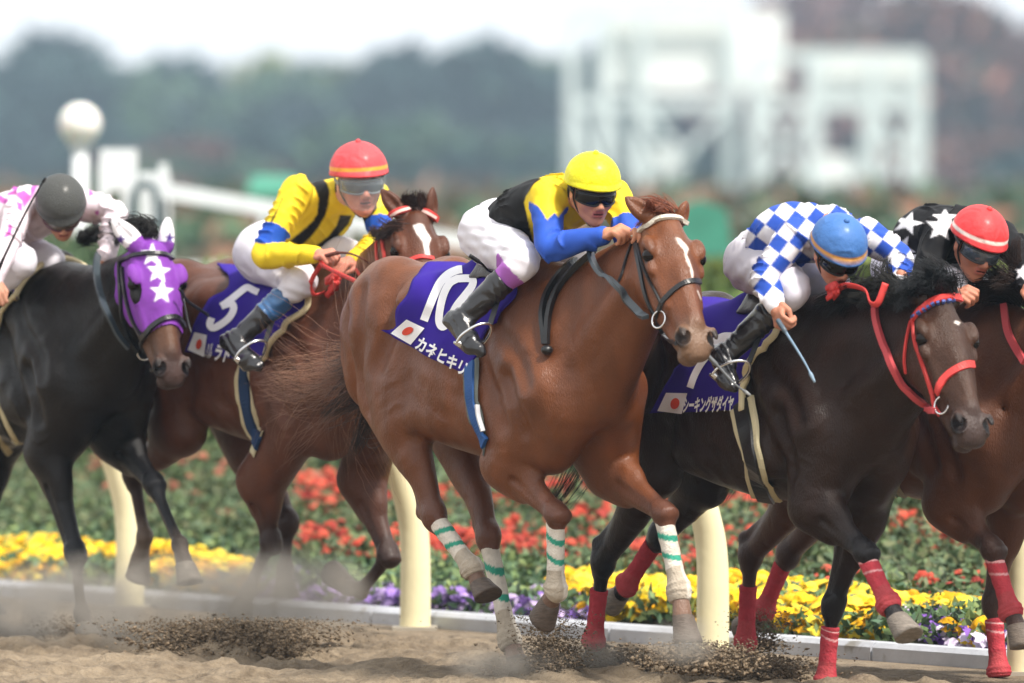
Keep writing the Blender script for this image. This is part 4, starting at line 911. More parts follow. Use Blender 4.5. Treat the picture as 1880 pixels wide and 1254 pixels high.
def scatter(n, u0, u1, q0, q1, seed, clump=0.):      # u0, u1: photo columns; the edges follow the line of sight
    r = np.random.default_rng(seed); q = r.uniform(q0, q1, n*3); px = r.uniform(u0, u1, n*3)+25*np.sin(q*9); u = along(px, q); k_ = vnoise(u, q, 2.2, seed) > clump; u, q = u[k_][:n], q[k_][:n]; return u, q, r
leafm = mat('leaf', attr=True, rough=.55, spec=.3); petm = mat('petal', attr=True, rough=.7, spec=.2)
def bed(name, label, u0, u1, q0, q1, n, h0, h1, r0, cols, seed, clump=.35, cat='flowers', leafc=None, nl=None):
    u, q, r = scatter(n, u0, u1, q0, q1, seed, clump); z = bankz(q)+r.uniform(h0, h1, len(u))*(.6+.8*vnoise(u, q, 1.4, seed+3)); C = K0+u[:, None]*KF+q[:, None]*KL; C[:, 2] = z
    V, F = blossoms(C, r0, seed); k_ = len(V)//len(C); cc = np.repeat(ucol(len(C), cols, seed), k_, 0); V2 = None
    o = mesh(name, V, F, petm, None, smooth=False, cols=cc, kind='stuff', label=label, cat=cat)
    return o
UX = lambda px, q: None
GRN = [srgb('#56704a'), srgb('#6b8252'), srgb('#43593e'), srgb('#82935c'), srgb('#567258')]
ul = lambda px, q=.6: px
bed('yellow_flowers', 'bed of yellow marigold heads behind the kerb at the left', ul(-900), ul(455), .20, .80, 3200, .04, .15, .045, [srgb('#e6c022'), srgb('#e2a91a'), srgb('#ecd244')], 11, .30)
bed('purple_flowers', 'bed of pale purple pansies behind the kerb in the middle', ul(445), ul(1075), .18, .75, 1100, .02, .10, .036, [srgb('#9a7cc4'), srgb('#b79bd6'), srgb('#8263b0'), srgb('#c9b4de')], 12, .30)
bed('yellow_flowers', 'bed of yellow marigold heads behind the kerb right of the middle', ul(1040), ul(1800), .22, 1.05, 1500, .05, .16, .047, [srgb('#e6c022'), srgb('#e2a91a'), srgb('#ecd244')], 13, .30)
bed('purple_flowers', 'bed of purple and white pansies at the right edge', ul(1690), ul(2900), .18, .6, 1300, .03, .11, .038, [srgb('#8c62bc'), srgb('#6f48a2'), srgb('#d9cbe6')], 14, .25)
bed('red_flowers', 'drift of red salvia between green leaves behind the pansies', ul(560, 2), ul(2000, 2), 1.1, 3.9, 3000, .05, .20, .033, [srgb('#b04434'), srgb('#bc5240'), srgb('#9c3e36')], 15, .62)
bed('red_flowers', 'scattered dull red blooms on the green bank at the left', ul(-100, 4), ul(600, 4), 2.5, 8, 420, .10, .32, .036, [srgb('#9c6450'), srgb('#8e5848')], 16, .62)
def greens(name, label, u0, u1, q0, q1, n, h0, h1, s, cols, seed, clump=.0, kind='stuff'):
    u, q, r = scatter(n, u0, u1, q0, q1, seed, clump); C = K0+u[:, None]*KF+q[:, None]*KL; C[:, 2] = bankz(q)+r.uniform(h0, h1, len(u))+.10*vnoise(u, q, 1.1, seed+1); V, F = leaves(C, s, seed=seed)
    mesh(name, V, F, leafm, None, smooth=False, cols=np.repeat(ucol(len(C), cols, seed, .2), 4, 0), kind=kind, label=label, cat='foliage')
greens('flower_leaves', 'dark green leaves under the flower heads along the kerb', ul(-900), ul(2900), .18, 1.3, 28000, .0, .13, .035, GRN, 21)
greens('ground_cover', 'mixed green ground cover on the bank behind the flowers', ul(-900, 4), ul(2800, 4), 1.0, 8, 90000, .0, .16, .032, [srgb('#566a4a'), srgb('#64764e'), srgb('#4a5c42'), srgb('#6e7452')], 22)
greens('ground_cover', 'grassy green ground cover high on the bank', ul(-900, 10), ul(2800, 10), 7.5, 20, 42000, .0, .18, .09, [srgb('#5d7a3c'), srgb('#47642f'), srgb('#7b8f4a'), srgb('#3c5534')], 23)
# clipped shrubs on the bank
def shrub(px, q, w, h_, n, cols, label, seed, name='clipped_shrub'):
    r = np.random.default_rng(seed); c = K(along(px, q), q, float(bankz(q))-.05); D = unit(r.normal(0, 1, (n, 3))); D[:, 2] = np.abs(D[:, 2]); lump = 1+.10*np.sin(D[:, :1]*7+seed)*np.cos(D[:, 1:2]*6+D[:, 2:]*5); rad = r.uniform(.82, 1.02, (n, 1))*lump
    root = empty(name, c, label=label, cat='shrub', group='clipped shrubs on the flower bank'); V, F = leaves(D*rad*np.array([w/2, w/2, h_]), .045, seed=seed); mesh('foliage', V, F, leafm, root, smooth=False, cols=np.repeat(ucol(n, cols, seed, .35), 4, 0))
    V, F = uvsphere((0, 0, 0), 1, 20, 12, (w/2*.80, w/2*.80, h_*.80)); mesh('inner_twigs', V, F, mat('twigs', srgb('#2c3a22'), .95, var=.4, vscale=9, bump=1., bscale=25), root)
    mb = MB(); mb.tube([(0, 0, -.2), (0, 0, h_*.4)], .05, 8); mb.build('stem', mat('bark', srgb('#5b4a3a'), .9, bump=.6, bscale=40), root)
G1 = [srgb('#6a8052'), srgb('#839962'), srgb('#5a7048'), srgb('#9aa874')]; G2 = [srgb('#56704f'), srgb('#69805c'), srgb('#485e46')]
for i, (px, q, w, h_, cols, lb) in enumerate([(40, 5.6, 1.9, .95, G1, 'rounded green shrub low on the bank at the far left edge'), (150, 9, 2.2, 1.0, G2, 'dark rounded shrub behind the black horse near the left edge'), (300, 4.6, 1.5, .62, G1, 'pale green shrub between the forelegs of the black horse and the bay'), (420, 7.5, 2.0, .9, G1, 'green shrub under the belly of the number 5 horse'),
    (590, 5.4, 1.7, .50, G1, 'low clipped shrub behind the forelegs of the number 5 horse'), (840, 4.8, 1.5, .72, G2, 'dark green shrub under the belly of the number 10 horse'), (990, 7.0, 1.8, .8, G2, 'shrub behind the forelegs of the chestnut horse'), (1290, 5.2, 1.3, .50, G2, 'low shrub behind the curved post under the number 7 cloth'),
    (1700, 3.9, 1.2, .46, G2, 'grey green mound between the forelegs at the right'), (1745, 5.6, 1.4, .5, G1, 'leafy shrub below the nose of the dark brown horse')]):
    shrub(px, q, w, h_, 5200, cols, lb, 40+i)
# hedge at the top of the bank
def hedge(px0, px1, q, h_, th, n, cols, label, seed):
    r = np.random.default_rng(seed); u0, u1 = along(px0, q), along(px1, q); c = K((u0+u1)/2, q, 0); root = empty('hedge', c, label=label, cat='hedge', group='hedges along the top of the bank'); Ln = abs(u1-u0); u = r.uniform(-Ln/2, Ln/2, n); z = bankz(q)+h_*r.random(n)**.6*(1+.12*np.sin(u*1.9)); w = r.uniform(-th/2, th/2, n)
    C = u[:, None]*KF+w[:, None]*KL; C[:, 2] = z; V, F = leaves(C, .085, seed=seed); mesh('foliage', V, F, leafm, root, smooth=False, cols=np.repeat(ucol(n, cols, seed, .35), 4, 0))
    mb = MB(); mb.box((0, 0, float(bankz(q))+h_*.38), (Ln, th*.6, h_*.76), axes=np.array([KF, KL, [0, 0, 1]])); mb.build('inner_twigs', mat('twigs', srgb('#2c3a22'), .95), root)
hedge(-1000, 560, 16, .34, 1.2, 9000, G2+G1, 'low green hedge along the bank top at the left', 61)
hedge(560, 1300, 16, .38, 1.2, 9000, G2+G1, 'low green hedge hidden behind the leading horses', 62)
hedge(1300, 3000, 15, .42, 1.2, 13000, [srgb('#6a7a3c'), srgb('#7d8744'), srgb('#4d6434')], 'olive green hedge seen between the chestnut head and the blue helmet', 63)
# rail: curved cream posts carrying the rail out over the track
RAILQ = -.12; post_m = mat('rail_post_cream', srgb('#efe6bd'), .55, var=.06, vscale=5, bump=.1, bscale=30, wear=(srgb('#b8a887'), 5, .66))
for i, px in enumerate((-290, 238, 762, 1308, 1880, 2440)):
    b0 = K(along(px, RAILQ), RAILQ, -.05); P = [b0, b0+np.array([0, 0, .42]), b0+np.array([0, 0, .62])-KL*.035, b0+np.array([0, 0, .82])-KL*.11, b0+np.array([0, 0, .96])-KL*.18, b0+np.array([0, 0, 1.06])-KL*.22]
    V, F = tube(cr(P, 6)-b0, np.interp(np.linspace(0, 1, 31), [0, 1], [.070, .055]), 18); lb = ['beyond the left edge', 'behind the number 5 horse hind leg', 'between the number 5 horse foreleg and the chestnut hind legs', 'between the chestnut foreleg and the red wrapped hind legs', 'at the right edge behind the last foreleg', 'beyond the right edge'][i]
    root = empty('rail_post', b0, label='cream curved rail post '+lb, cat='rail post', group='curved cream posts of the inner rail'); mesh('post', V, F, post_m, root)
    mb = MB(); mb.box((0, 0, .055), (.20, .20, .02)); mb.build('base_plate', mat('plate', srgb('#a9a294'), .6), root)
a, b_ = K(along(-900, RAILQ), RAILQ-.24, 1.08), K(along(2900, RAILQ), RAILQ-.24, 1.08); V, F = tube(np.array([a, (a+b_)/2, b_])-a, .055, 16); mesh('inner_rail', V, F, mat('rail_white', srgb('#e4e2d4'), .5), None, loc=a, label='white inner rail running level behind the horses', cat='rail')

# ---- far side: white rail, lamp, towers, canopy, trees
def WP(px, py, d): return W(px, py, d)
white_p = mat('paint_white', srgb('#e6ebee'), .5, var=.08, vscale=2)
root = empty('lamp_post', W(147, 560, 60), label='white globe lamp on a short post at the upper left', cat='lamp post'); o = W(147, 560, 60)
V, F = uvsphere(W(147, 228, 60)-o, .155, 24, 16); mesh('globe', V, F, mat('globe_white', srgb('#f6f4ee'), .3, sss=.3), root)
mb = MB(); mb.tube([W(147, 262, 60)-o, W(147, 640, 60)-o], .055, 12); mb.tube([W(147, 250, 60)-o, W(147, 270, 60)-o], .09, 12); mb.build('pole', white_p, root, smooth=True)
root = empty('gate_frame', W(245, 560, 58), label='white painted frame with a dark hose loop beside the globe lamp', cat='gate'); o = W(245, 560, 58)
mb = MB(); mb.box(W(218, 312, 58)-o, (.26, .05, .30)); mb.box(W(284, 360, 58)-o, (.22, .05, .34)); mb.build('panel', white_p, root)
mb = MB()
for px in (190, 232, 300): mb.bar(W(px, 300, 58)-o, W(px, 640, 58)-o, .06)
mb.build('upright', white_p, root)
V, F = tube(cr([W(246, 440, 57.8)-o, W(244, 370, 57.8)-o, W(262, 338, 57.8)-o, W(284, 352, 57.8)-o, W(290, 420, 57.8)-o], 8), .028, 10); mesh('hose', V, F, mat('hose_dark', srgb('#4a5e64'), .5), root)
root = empty('far_rail', W(300, 600, 58), label='white rail running away from the lamp behind the jockeys', cat='rail'); o = W(300, 600, 58)
a, b_, a2, b2 = W(306, 352, 58), W(1010, 470, 76), W(306, 488, 58), W(1010, 488, 76)
mb = MB(); mb.bar(a-o, b_-o, .05, .12); mb.build('top_rail', white_p, root); mb = MB(); mb.bar(a2-o, b2-o, .04, .055); mb.build('lower_rail', white_p, root)
for t in np.linspace(0, 1, 6): p = a*(1-t)+b_*t; mb = MB(); mb.bar(p-o-np.array([0, 0, .05]), np.array([p[0], p[1], .5])-o, .06); mb.build('upright', white_p, root)
# lattice towers
steel_w = mat('tower_steel', srgb('#ced9db'), .6, var=.1, vscale=1.); panel_m = mat('tower_panel', srgb('#eef0ee'), .6)
def tower(posts, d, dep, beams, diags, panels, label, name='tower'):
    c = W((posts[0]+posts[-1])/2, 540, d); root = empty(name, c, label=label, cat='tower', group='white steel towers by the far side of the track')
    for px in posts:
        for k_ in (0, 1): mb = MB(); o2 = np.array([0, dep*k_, 0]); mb.bar(W(px, beams[0], d)+o2-c, W(px, 560, d)+o2-c, .58); mb.build('post', steel_w, root)
    for y in beams:
        for k_ in (0, 1): mb = MB(); o2 = np.array([0, dep*k_, 0]); mb.bar(W(posts[0], y, d)+o2-c, W(posts[-1], y, d)+o2-c, .46); mb.build('beam', steel_w, root)
    for x0, y0, x1, y1 in diags: mb = MB(); mb.bar(W(x0, y0, d)-c, W(x1, y1, d)-c, .38); mb.build('brace', steel_w, root)
    for x0, y0, x1, y1 in panels: mb = MB(); p = (W(x0, y0, d)+W(x1, y1, d))/2-c; mb.box(p+np.array([0, 1.6, 0]), ((x1-x0)*d/FPX, 1.5, (y1-y0)*d/FPX)); mb.build('cabin', panel_m, root)
tower([1052, 1110, 1180, 1345], 420, 8., [22, 190, 365, 470], [(1052, 190, 1110, 365), (1110, 190, 1180, 365), (1180, 365, 1345, 190), (1180, 190, 1262, 300), (1180, 470, 1345, 365)], [(1120, 20, 1440, 165), (1172, 268, 1258, 350)], 'white lattice tower with a bright cabin behind the yellow helmet')
tower([1395, 1500, 1605, 1692], 410, 8., [100, 190, 370, 470], [(1395, 190, 1500, 370), (1500, 190, 1395, 330), (1605, 370, 1692, 190), (1500, 370, 1605, 300), (1605, 200, 1692, 370)], [(1500, 92, 1694, 182), (1496, 285, 1600, 350)], 'white lattice tower with a square cabin above the blue helmet')
root = empty('canopy', W(1285, 500, 80), label='green canopy beyond the chestnut head', cat='canopy'); o = W(1285, 500, 80); P = [W(1225, 470, 80)-o, W(1235, 385, 80)-o, W(1285, 366, 80)-o, W(1335, 385, 80)-o, W(1348, 470, 80)-o]
V = [p for p in P]+[p+np.array([0, 1.6, 0]) for p in P]; F = [(i, i+1, i+6, i+5) for i in range(4)]+[(0, 1, 2, 3, 4)[::-1], (5, 6, 7, 8, 9)]; mesh('cover', V, F, mat('canopy_green', srgb('#3f8a74'), .7, var=.2, vscale=3), root, smooth=False)
mb = MB(); [mb.bar(W(x, 470, 80)-o, W(x, 520, 80)-o, .05) for x in (1232, 1340)]; mb.build('canopy_frame', steel_w, root)
root = empty('canopy', W(500, 500, 90), label='small green awning behind the yellow and black jockey', cat='canopy'); o = W(500, 500, 90)
mb = MB(); mb.add([W(452, 352, 90)-o, W(550, 352, 90)-o, W(540, 322, 91)-o, W(462, 322, 91)-o, W(452, 362, 90)-o, W(550, 362, 90)-o, W(540, 340, 91)-o, W(462, 340, 91)-o], [(0, 1, 2, 3), (7, 6, 5, 4), (0, 4, 5, 1), (1, 5, 6, 2), (2, 6, 7, 3), (3, 7, 4, 0)]); mb.build('cover', mat('canopy_green', srgb('#2f8a6c'), .7), root); mb = MB(); mb.bar(W(500, 350, 90.5)-o, W(500, 520, 90.5)-o, .06); mb.build('pole', steel_w, root)
# trees: a few crowns of their own, copied for the rest
bark = mat('tree_bark', srgb('#5a4c42'), .9, bump=.6, bscale=6)
def crown(seed, cols, n=9000, s=.36):
    r = np.random.default_rng(seed); C = []
    blobs = [(np.array([r.normal(0, .42), r.normal(0, .42), r.uniform(.30, 1.0)]), r.uniform(.24, .40)) for _ in range(17)]
    for i in range(n): b, q = blobs[r.integers(0, 17)]; d = unit(r.normal(0, 1, 3)); C.append(b+d*q*r.uniform(.55, 1.05)*np.array([1, 1, .75]))
    C = np.array(C); V, F = leaves(C, s/5.5, seed=seed); hue = (np.sin(C[:, :1]*5+seed)+1)/2; cc = ucol(n, cols, seed, .4); me = bpy.data.meshes.new('crown'); o = mesh('crown', V, F, leafm, None, smooth=False, cols=np.repeat(cc, 4, 0)); return o.data, o
TRK = None
def tree_maker():
    protos = {}
    kinds = dict(dark=[srgb('#223e3e'), srgb('#2c4a42'), srgb('#1c3434')], olive=[srgb('#3e5a44'), srgb('#52704a'), srgb('#304c3c')], yellow=[srgb('#7c8444'), srgb('#8e9048'), srgb('#587046')], russet=[srgb('#7a4e44'), srgb('#8a5c4c'), srgb('#644640'), srgb('#4c4a3c')], plum=[srgb('#6a4c4c'), srgb('#7c5a58'), srgb('#584448'), srgb('#8a6c68')])
    for i, (k_, c) in enumerate(kinds.items()): me, o = crown(70+i, c); bpy.data.objects.remove(o); protos[k_] = me
    mb = MB(); mb.tube(cr([(0, 0, -.1), (.01, 0, .2), (-.01, .01, .5), (.02, 0, .8)], 5), np.linspace(.045, .015, 16), 10)
    for k_ in range(7): a = k_*.9; z = .28+k_*.07; mb.tube(cr([(0, 0, z), (.15*math.cos(a), .15*math.sin(a), z+.12), (.34*math.cos(a), .34*math.sin(a), z+.26)], 4), np.linspace(.02, .005, 9), 6)
    t = mb.build('trunk', bark, smooth=True); tm = t.data; bpy.data.objects.remove(t)
    def make(px, ytop, d, wpx, kind, label, i):
        zt = CAMZ-(ytop-HY)*d/FPX; base = W(px, HY, d); base[2] = .4; H_ = zt-.4; root = empty('tree', base, i*1.3, label=label, cat='tree', group='trees on the far side of the course')
        w = wpx*d/FPX/1.12; root.scale = (w, w, H_/1.22)
        for nm, me in (('trunk', tm), ('crown', protos[kind])): o = bpy.data.objects.new(nm, me); COL.objects.link(o); o.parent = root
    return make
make_tree = tree_maker()
TL = [(-60, 70, 190, 520, 'dark'), (90, 38, 200, 420, 'dark'), (230, 105, 190, 360, 'olive'), (360, 108, 210, 380, 'dark'), (480, 118, 200, 340, 'olive'), (590, 98, 190, 380, 'olive'), (700, 95, 205, 360, 'yellow'), (830, 66, 185, 380, 'dark'), (950, 82, 200, 330, 'yellow'), (1060, 66, 190, 300, 'dark'), (1180, 110, 210, 360, 'olive'), (1330, 120, 205, 360, 'dark'), (1460, 60, 190, 330, 'plum'),
      (1600, 2, 170, 460, 'plum'), (1730, -40, 175, 560, 'plum'), (1840, -30, 160, 520, 'russet'), (1970, -20, 170, 520, 'plum'),
      (20, 250, 150, 460, 'dark'), (200, 235, 155, 420, 'dark'), (330, 270, 140, 300, 'olive'), (430, 245, 145, 330, 'russet'), (560, 225, 150, 360, 'dark'), (690, 200, 145, 380, 'olive'), (820, 235, 150, 360, 'dark'), (930, 255, 140, 300, 'dark'), (1060, 250, 150, 330, 'dark'), (1240, 260, 150, 360, 'dark'), (1430, 250, 150, 360, 'dark'), (1600, 200, 145, 330, 'plum'), (1760, 240, 140, 360, 'dark'), (1900, 230, 140, 330, 'russet'),
      (300, 320, 120, 240, 'russet'), (470, 330, 118, 260, 'russet'), (620, 345, 115, 240, 'dark'), (760, 340, 118, 260, 'russet'), (900, 325, 120, 260, 'russet'), (1010, 360, 116, 240, 'dark'), (100, 345, 118, 300, 'dark'), (1780, 300, 116, 300, 'plum'), (1860, 370, 112, 280, 'dark'), (1720, 400, 108, 240, 'dark')]
adj = dict(dark='dark green', olive='olive green', yellow='yellow green', russet='russet', plum='bare purplish brown')
for i, (px, yt, d, w, k_) in enumerate(TL):
    row = lambda q: 'tall' if q[2] > 160 else ('middle row' if q[2] > 130 else 'small')
    same = sorted(q[0] for q in TL if q[4] == k_ and row(q) == row(TL[i])); make_tree(px, yt, d*4., w, k_, f'{row(TL[i])} {adj[k_]} far tree, {ORD[same.index(px)]} of its colour and height', i)
rr_ = np.random.default_rng(77)
for i in range(22):
    px = (-230-i*125) if i < 11 else (2110+(i-11)*125); k_ = ['dark', 'olive', 'dark', 'yellow'][i % 4] if i < 11 else ['plum', 'russet', 'plum', 'dark'][i % 4]
    make_tree(px, 60+50*rr_.random() if i < 11 else -10+60*rr_.random(), 780, 480, k_, 'tall far tree beyond the '+('left' if i < 11 else 'right')+' edge of the picture', i)
# low scrub that closes the gaps under the trees
r = np.random.default_rng(90); n = 40000; px = r.uniform(-1700, 3500, n); d = r.uniform(120, 800, n); C = np.stack([(px-CX)*d/FPX, d-D0, .4+r.random(n)**1.3*(.9+.010*d)], 1); V, F = leaves(C, .2+.0016*d, seed=91)
mesh('far_undergrowth', V, F, leafm, None, smooth=False, cols=np.repeat(ucol(n, [srgb('#3c5640'), srgb('#4c6448'), srgb('#6e5a48'), srgb('#33493a'), srgb('#8a6450')], 92, .35), 4, 0), kind='stuff', label='low mixed undergrowth below the far trees', cat='foliage')

# ---- clods and dust thrown up by the hooves
clod_m = mat('clod', srgb('#80705c'), .95, var=.35, vscale=14, bump=.8, bscale=60)
def clods(px, py, d, w, h_, n, seed, label, name='thrown_sand', s=.010, lean=0.):
    s *= .60; n = int(n*2.8); w *= 1.15
    r = np.random.default_rng(seed); o = W(px, py, d); V = []; F = []
    base = np.array([[1, 0, 0], [-.5, .87, 0], [-.5, -.87, 0], [0, 0, 1.1], [0, 0, -.8]]); f = np.array([(0, 1, 3), (1, 2, 3), (2, 0, 3), (1, 0, 4), (2, 1, 4), (0, 2, 4)])
    for i in range(n):
        t = r.random()**1.6; x = r.normal(0, w*(.28+.25*t))+lean*t; z = t*h_+r.normal(0, .01); y = r.normal(0, w*.35); q = s*(r.uniform(.3, 1.3) if r.random() < .9 else r.uniform(1.4, 2.2))*(1-.5*t); A = unit(r.normal(0, 1, (3, 3))); V.append(base@A*q*np.array([1.2, 1, .8])+np.array([x, y, z])); F.append(f+5*i)
    mesh(name, np.concatenate(V), np.concatenate(F), clod_m, None, smooth=False, loc=o, kind='stuff', label=label, cat='thrown sand')
clods(420, 1196, 33.9, .40, .13, 4200, 1, 'dark mound of loose sand kicked up between the left horses', s=.016)
clods(1012, 1225, 31.9, .14, .22, 1500, 2, 'spray of dark sand right of the chestnut hind hoof')
clods(1090, 1232, 32.6, .26, .10, 1500, 3, 'heap of sand under the red wrapped hind leg of the number 7 horse', s=.015)
clods(1290, 1228, 31.2, .24, .10, 1500, 4, 'dark sand heap below the leading foreleg of the chestnut', s=.015)
clods(1390, 1246, 32.0, .24, .09, 1300, 5, 'sand heap at the foot of the red wrapped leg at the right', s=.015)
clods(160, 1172, 34.9, .22, .10, 900, 6, 'sand splash around the planted hoof of the black horse')
clods(945, 1240, 31.9, .16, .06, 700, 7, 'sand splash around the planted hind hoof of the chestnut')
clods(1400, 1190, 33.2, .12, .16, 700, 8, 'pale sand spray behind the right hand red wraps')
def dust(px, py, d, w, h_, dens, label, seed, dep=.9):
    c = W(px, py, d); V, F = uvsphere((0, 0, 0), 1, 24, 14, (w/2, dep/2, h_/2)); m = bpy.data.materials.new('dust_air'); m.use_nodes = True; nt = m.node_tree; nt.nodes.remove(nt.nodes['Principled BSDF']); out = nt.nodes['Material Output']; L = nt.links
    pv = nt.nodes.new('ShaderNodeVolumePrincipled'); pv.inputs['Color'].default_value = (.80, .74, .66, 1); pv.inputs['Anisotropy'].default_value = .1
    tc = nt.nodes.new('ShaderNodeTexCoord'); ns = nt.nodes.new('ShaderNodeTexNoise'); ns.inputs['Scale'].default_value = 4.5; ns.inputs['Detail'].default_value = 5; ns.inputs['Distortion'].default_value = .6; L.new(tc.outputs['Object'], ns.inputs['Vector'])
    mp = nt.nodes.new('ShaderNodeMapping'); mp.inputs['Scale'].default_value = (2/w, 2/dep, 2/h_); L.new(tc.outputs['Object'], mp.inputs[0]); ln_ = nt.nodes.new('ShaderNodeVectorMath'); ln_.operation = 'LENGTH'; L.new(mp.outputs[0], ln_.inputs[0])
    mr = nt.nodes.new('ShaderNodeMapRange'); mr.inputs[1].default_value = 1.; mr.inputs[2].default_value = .15; L.new(ln_.outputs['Value'], mr.inputs[0])
    mr2 = nt.nodes.new('ShaderNodeMapRange'); mr2.inputs[1].default_value = .40; mr2.inputs[2].default_value = .66; L.new(ns.outputs[0], mr2.inputs[0])
    mu = nt.nodes.new('ShaderNodeMath'); mu.operation = 'MULTIPLY'; L.new(mr.outputs[0], mu.inputs[0]); L.new(mr2.outputs[0], mu.inputs[1]); mu2 = nt.nodes.new('ShaderNodeMath'); mu2.operation = 'MULTIPLY'; L.new(mu.outputs[0], mu2.inputs[0]); mu2.inputs[1].default_value = dens; L.new(mu2.outputs[0], pv.inputs['Density']); L.new(pv.outputs[0], out.inputs['Volume'])
    mesh('dust_cloud', V, F, m, None, loc=c, kind='stuff', label=label, cat='dust')
dust(300, 1105, 34.3, 2.0, .50, 9., 'hanging dust around the hooves of the left horses', 1)
dust(60, 1120, 35.4, 1.0, .36, 8., 'thin dust at the left edge', 2)
dust(500, 1090, 34.4, 1.0, .45, 8., 'dust behind the forelegs of the number 5 horse', 3)
dust(930, 1215, 31.7, .55, .18, 7., 'dust over the chestnut hind hoof', 4, .5)
dust(1100, 1200, 32.4, .5, .20, 5., 'dust over the red wrapped hind leg', 5, .5)
dust(1258, 1175, 30.9, .34, .22, 8., 'dust around the leading forehoof of the chestnut', 6, .4)
# the air over the infield
mb = MB(); mb.box((0, 620, 34), (700, 1310, 72)); m = bpy.data.materials.new('haze_air'); m.use_nodes = True; nt = m.node_tree; nt.nodes.remove(nt.nodes['Principled BSDF']); pv = nt.nodes.new('ShaderNodeVolumePrincipled')
HAZE = .00040
pv.inputs['Color'].default_value = (.60, .80, 1, 1); pv.inputs['Density'].default_value = HAZE; pv.inputs['Anisotropy'].default_value = .0; nt.links.new(pv.outputs[0], nt.nodes['Material Output'].inputs['Volume'])
mb.build('haze', m, kind='stuff', label='pale blue haze over the infield', cat='haze')
# ------------------------------------------------------------------ the five runners
def T_(s, ox, oy):
    return lambda *p: [(ox+x*s, oy+y*s) for x, y in p]
def jit(fn):
    """average the pattern over a few sub-pixel offsets so its edges come out clean"""
    def g(V, px, py, facing, info, G):
        out = 0
        for dx, dy in ((.0, .0), (1.1, .4), (-1.1, -.4), (.4, -1.1), (-.4, 1.1), (.8, .9), (-.8, -.9)): out = out+fn(V, px+dx, py+dy, facing, info, G)
        return out/7
    return g
BLACK, YEL, WHT, BLU = srgb('#131315'), srgb('#e9cc2c'), srgb('#e9e8ee'), srgb('#2f58bc')
PURP, WHITE_MARK, RED_MARK = srgb('#3b2496'), mat('white_print', srgb('#eeeef2'), .8), mat('red_print', srgb('#d8452e'), .8)
blackl = mat('leather_black', srgb('#17181b'), .35, coat=.2, bump=.2, bscale=120)
steel = mat('bit_steel', (.75, .76, .78), .22, metal=1.)
WR = (srgb('#b5404a'), [(.05, .08, srgb('#e0a8a8')), (.20, .225, srgb('#d69a9c'))], .10, 1., (srgb('#a08474'), .10))
WW = (srgb('#d9d2c6'), [(.13, .18, srgb('#3f9c84')), (.30, .35, srgb('#3f9c84'))], .06, 1., (srgb('#9c8d78'), .65))

# ---- the chestnut with number 10
H3 = horse(dict(name='H3', x=969, d=32.0, dz=.03, matname='coat_chestnut', coat=srgb('#714022'), coat2=srgb('#512d15'), points=srgb('#5e3a2c'), legdark=.55, muzzle=srgb('#74604f'), dustleg=.35,
  label='chestnut racehorse with a thin white blaze wearing the purple number 10 cloth', rough=.35, spec=.42,
  marks=[(cc_, srgb('#e6d9cf')) for cc_ in (T_(.2711, 1080, 340)((592, 352), (622, 362), (660, 398), (682, 430), (668, 470), (690, 520), (712, 590), (712, 638), (700, 636), (690, 560), (664, 510), (648, 440), (606, 392)), T_(.2711, 1080, 340)((736, 712), (744, 712), (768, 778), (762, 778)))],
  head=dict(poll=(1213, 402, .06), muzzle=(1287, 633), yaw=28, s=1.10, ear_near=(1143, 358), ear_far=(1262, 366)),
  fore=[dict(side='near', E=(930, 852, -.17), K=(1022, 944, -.14), F=(1022, 1083, -.13), C=(1010, 1104, -.13), T=(992, 1128, -.13), wrap=WW),
        dict(side='far', E=(1122, 868, .17), K=(1219, 942, .15), F=(1248, 1080, .14), C=(1253, 1132, .13), T=(1257, 1182, .13), wrap=WW)],
  hind=[dict(side='near', S=(745, 775, -.20), H=(797, 945, -.17), F=(868, 1042, -.15), C=(880, 1072, -.14), T=(892, 1102, -.14), wrap=WW),
        dict(side='far', S=(850, 800, .18), H=(897, 985, .14), F=(937, 1172, .12), C=(947, 1208, .12), T=(953, 1240, .12), wrap=WW)]))
cl = cloth(H3, [(712, 612), (738, 570), (758, 530), (785, 490)], [(860, 692), (890, 640), (922, 585), (952, 535)], (-.68, -.13))
c = T_(.1994, 700, 470)
marks_on(H3, cl, [('pen', c((745, 122), (700, 128), (620, 165), (545, 240), (490, 350), (440, 470), (392, 596)), 15),
   ('pen', c((700, 208), (800, 205), (842, 222), (835, 275), (780, 350), (700, 450), (655, 530), (605, 620), (560, 652), (532, 600), (540, 490), (575, 350), (630, 250)), 14, True),
   ('poly', c((85, 712), (232, 585), (398, 665), (270, 818))), ('text', 'カネヒキリ', c((302, 838))[0], (18.6, 10.6), (12, -26), .035)], WHITE_MARK, 'lettering')
marks_on(H3, cl, [('poly', disc(748, 608, 11, 6.5, rot=-.5))], RED_MARK, 'flag_disc', lvl=.019)
grey = mat('girth_grey', srgb('#5d6360'), .8, bump=.3, bscale=200)
g_ = straps(H3, [([(866, 670), (866, 694), (867, 736), (878, 777), (893, 815)], .105)], grey, 'girth', th=.008)
straps(H3, [([(867, 670), (867, 694), (869, 736), (880, 777), (895, 815)], .060)], mat('girth_blue', srgb('#1d4f8e'), .7, bump=.3, bscale=200), 'girth_strap', g_, th=.014, lift=.006)
straps(H3, [([(884, 744), (887, 766), (895, 790)], .010)], mat('webbing_white', srgb('#c9ccd2'), .7), 'buckle_strap', g_, th=.018, lift=.012)
b = T_(.2711, 1080, 340)
br = straps(H3, [(b((310, 345), (330, 335), (420, 258), (530, 222), (640, 240), (705, 315)), .019)], mat('browband_white', srgb('#d8d2c4'), .7, bump=.8, bscale=70, stretch=(1, 1, 1)), 'browband', th=.012)
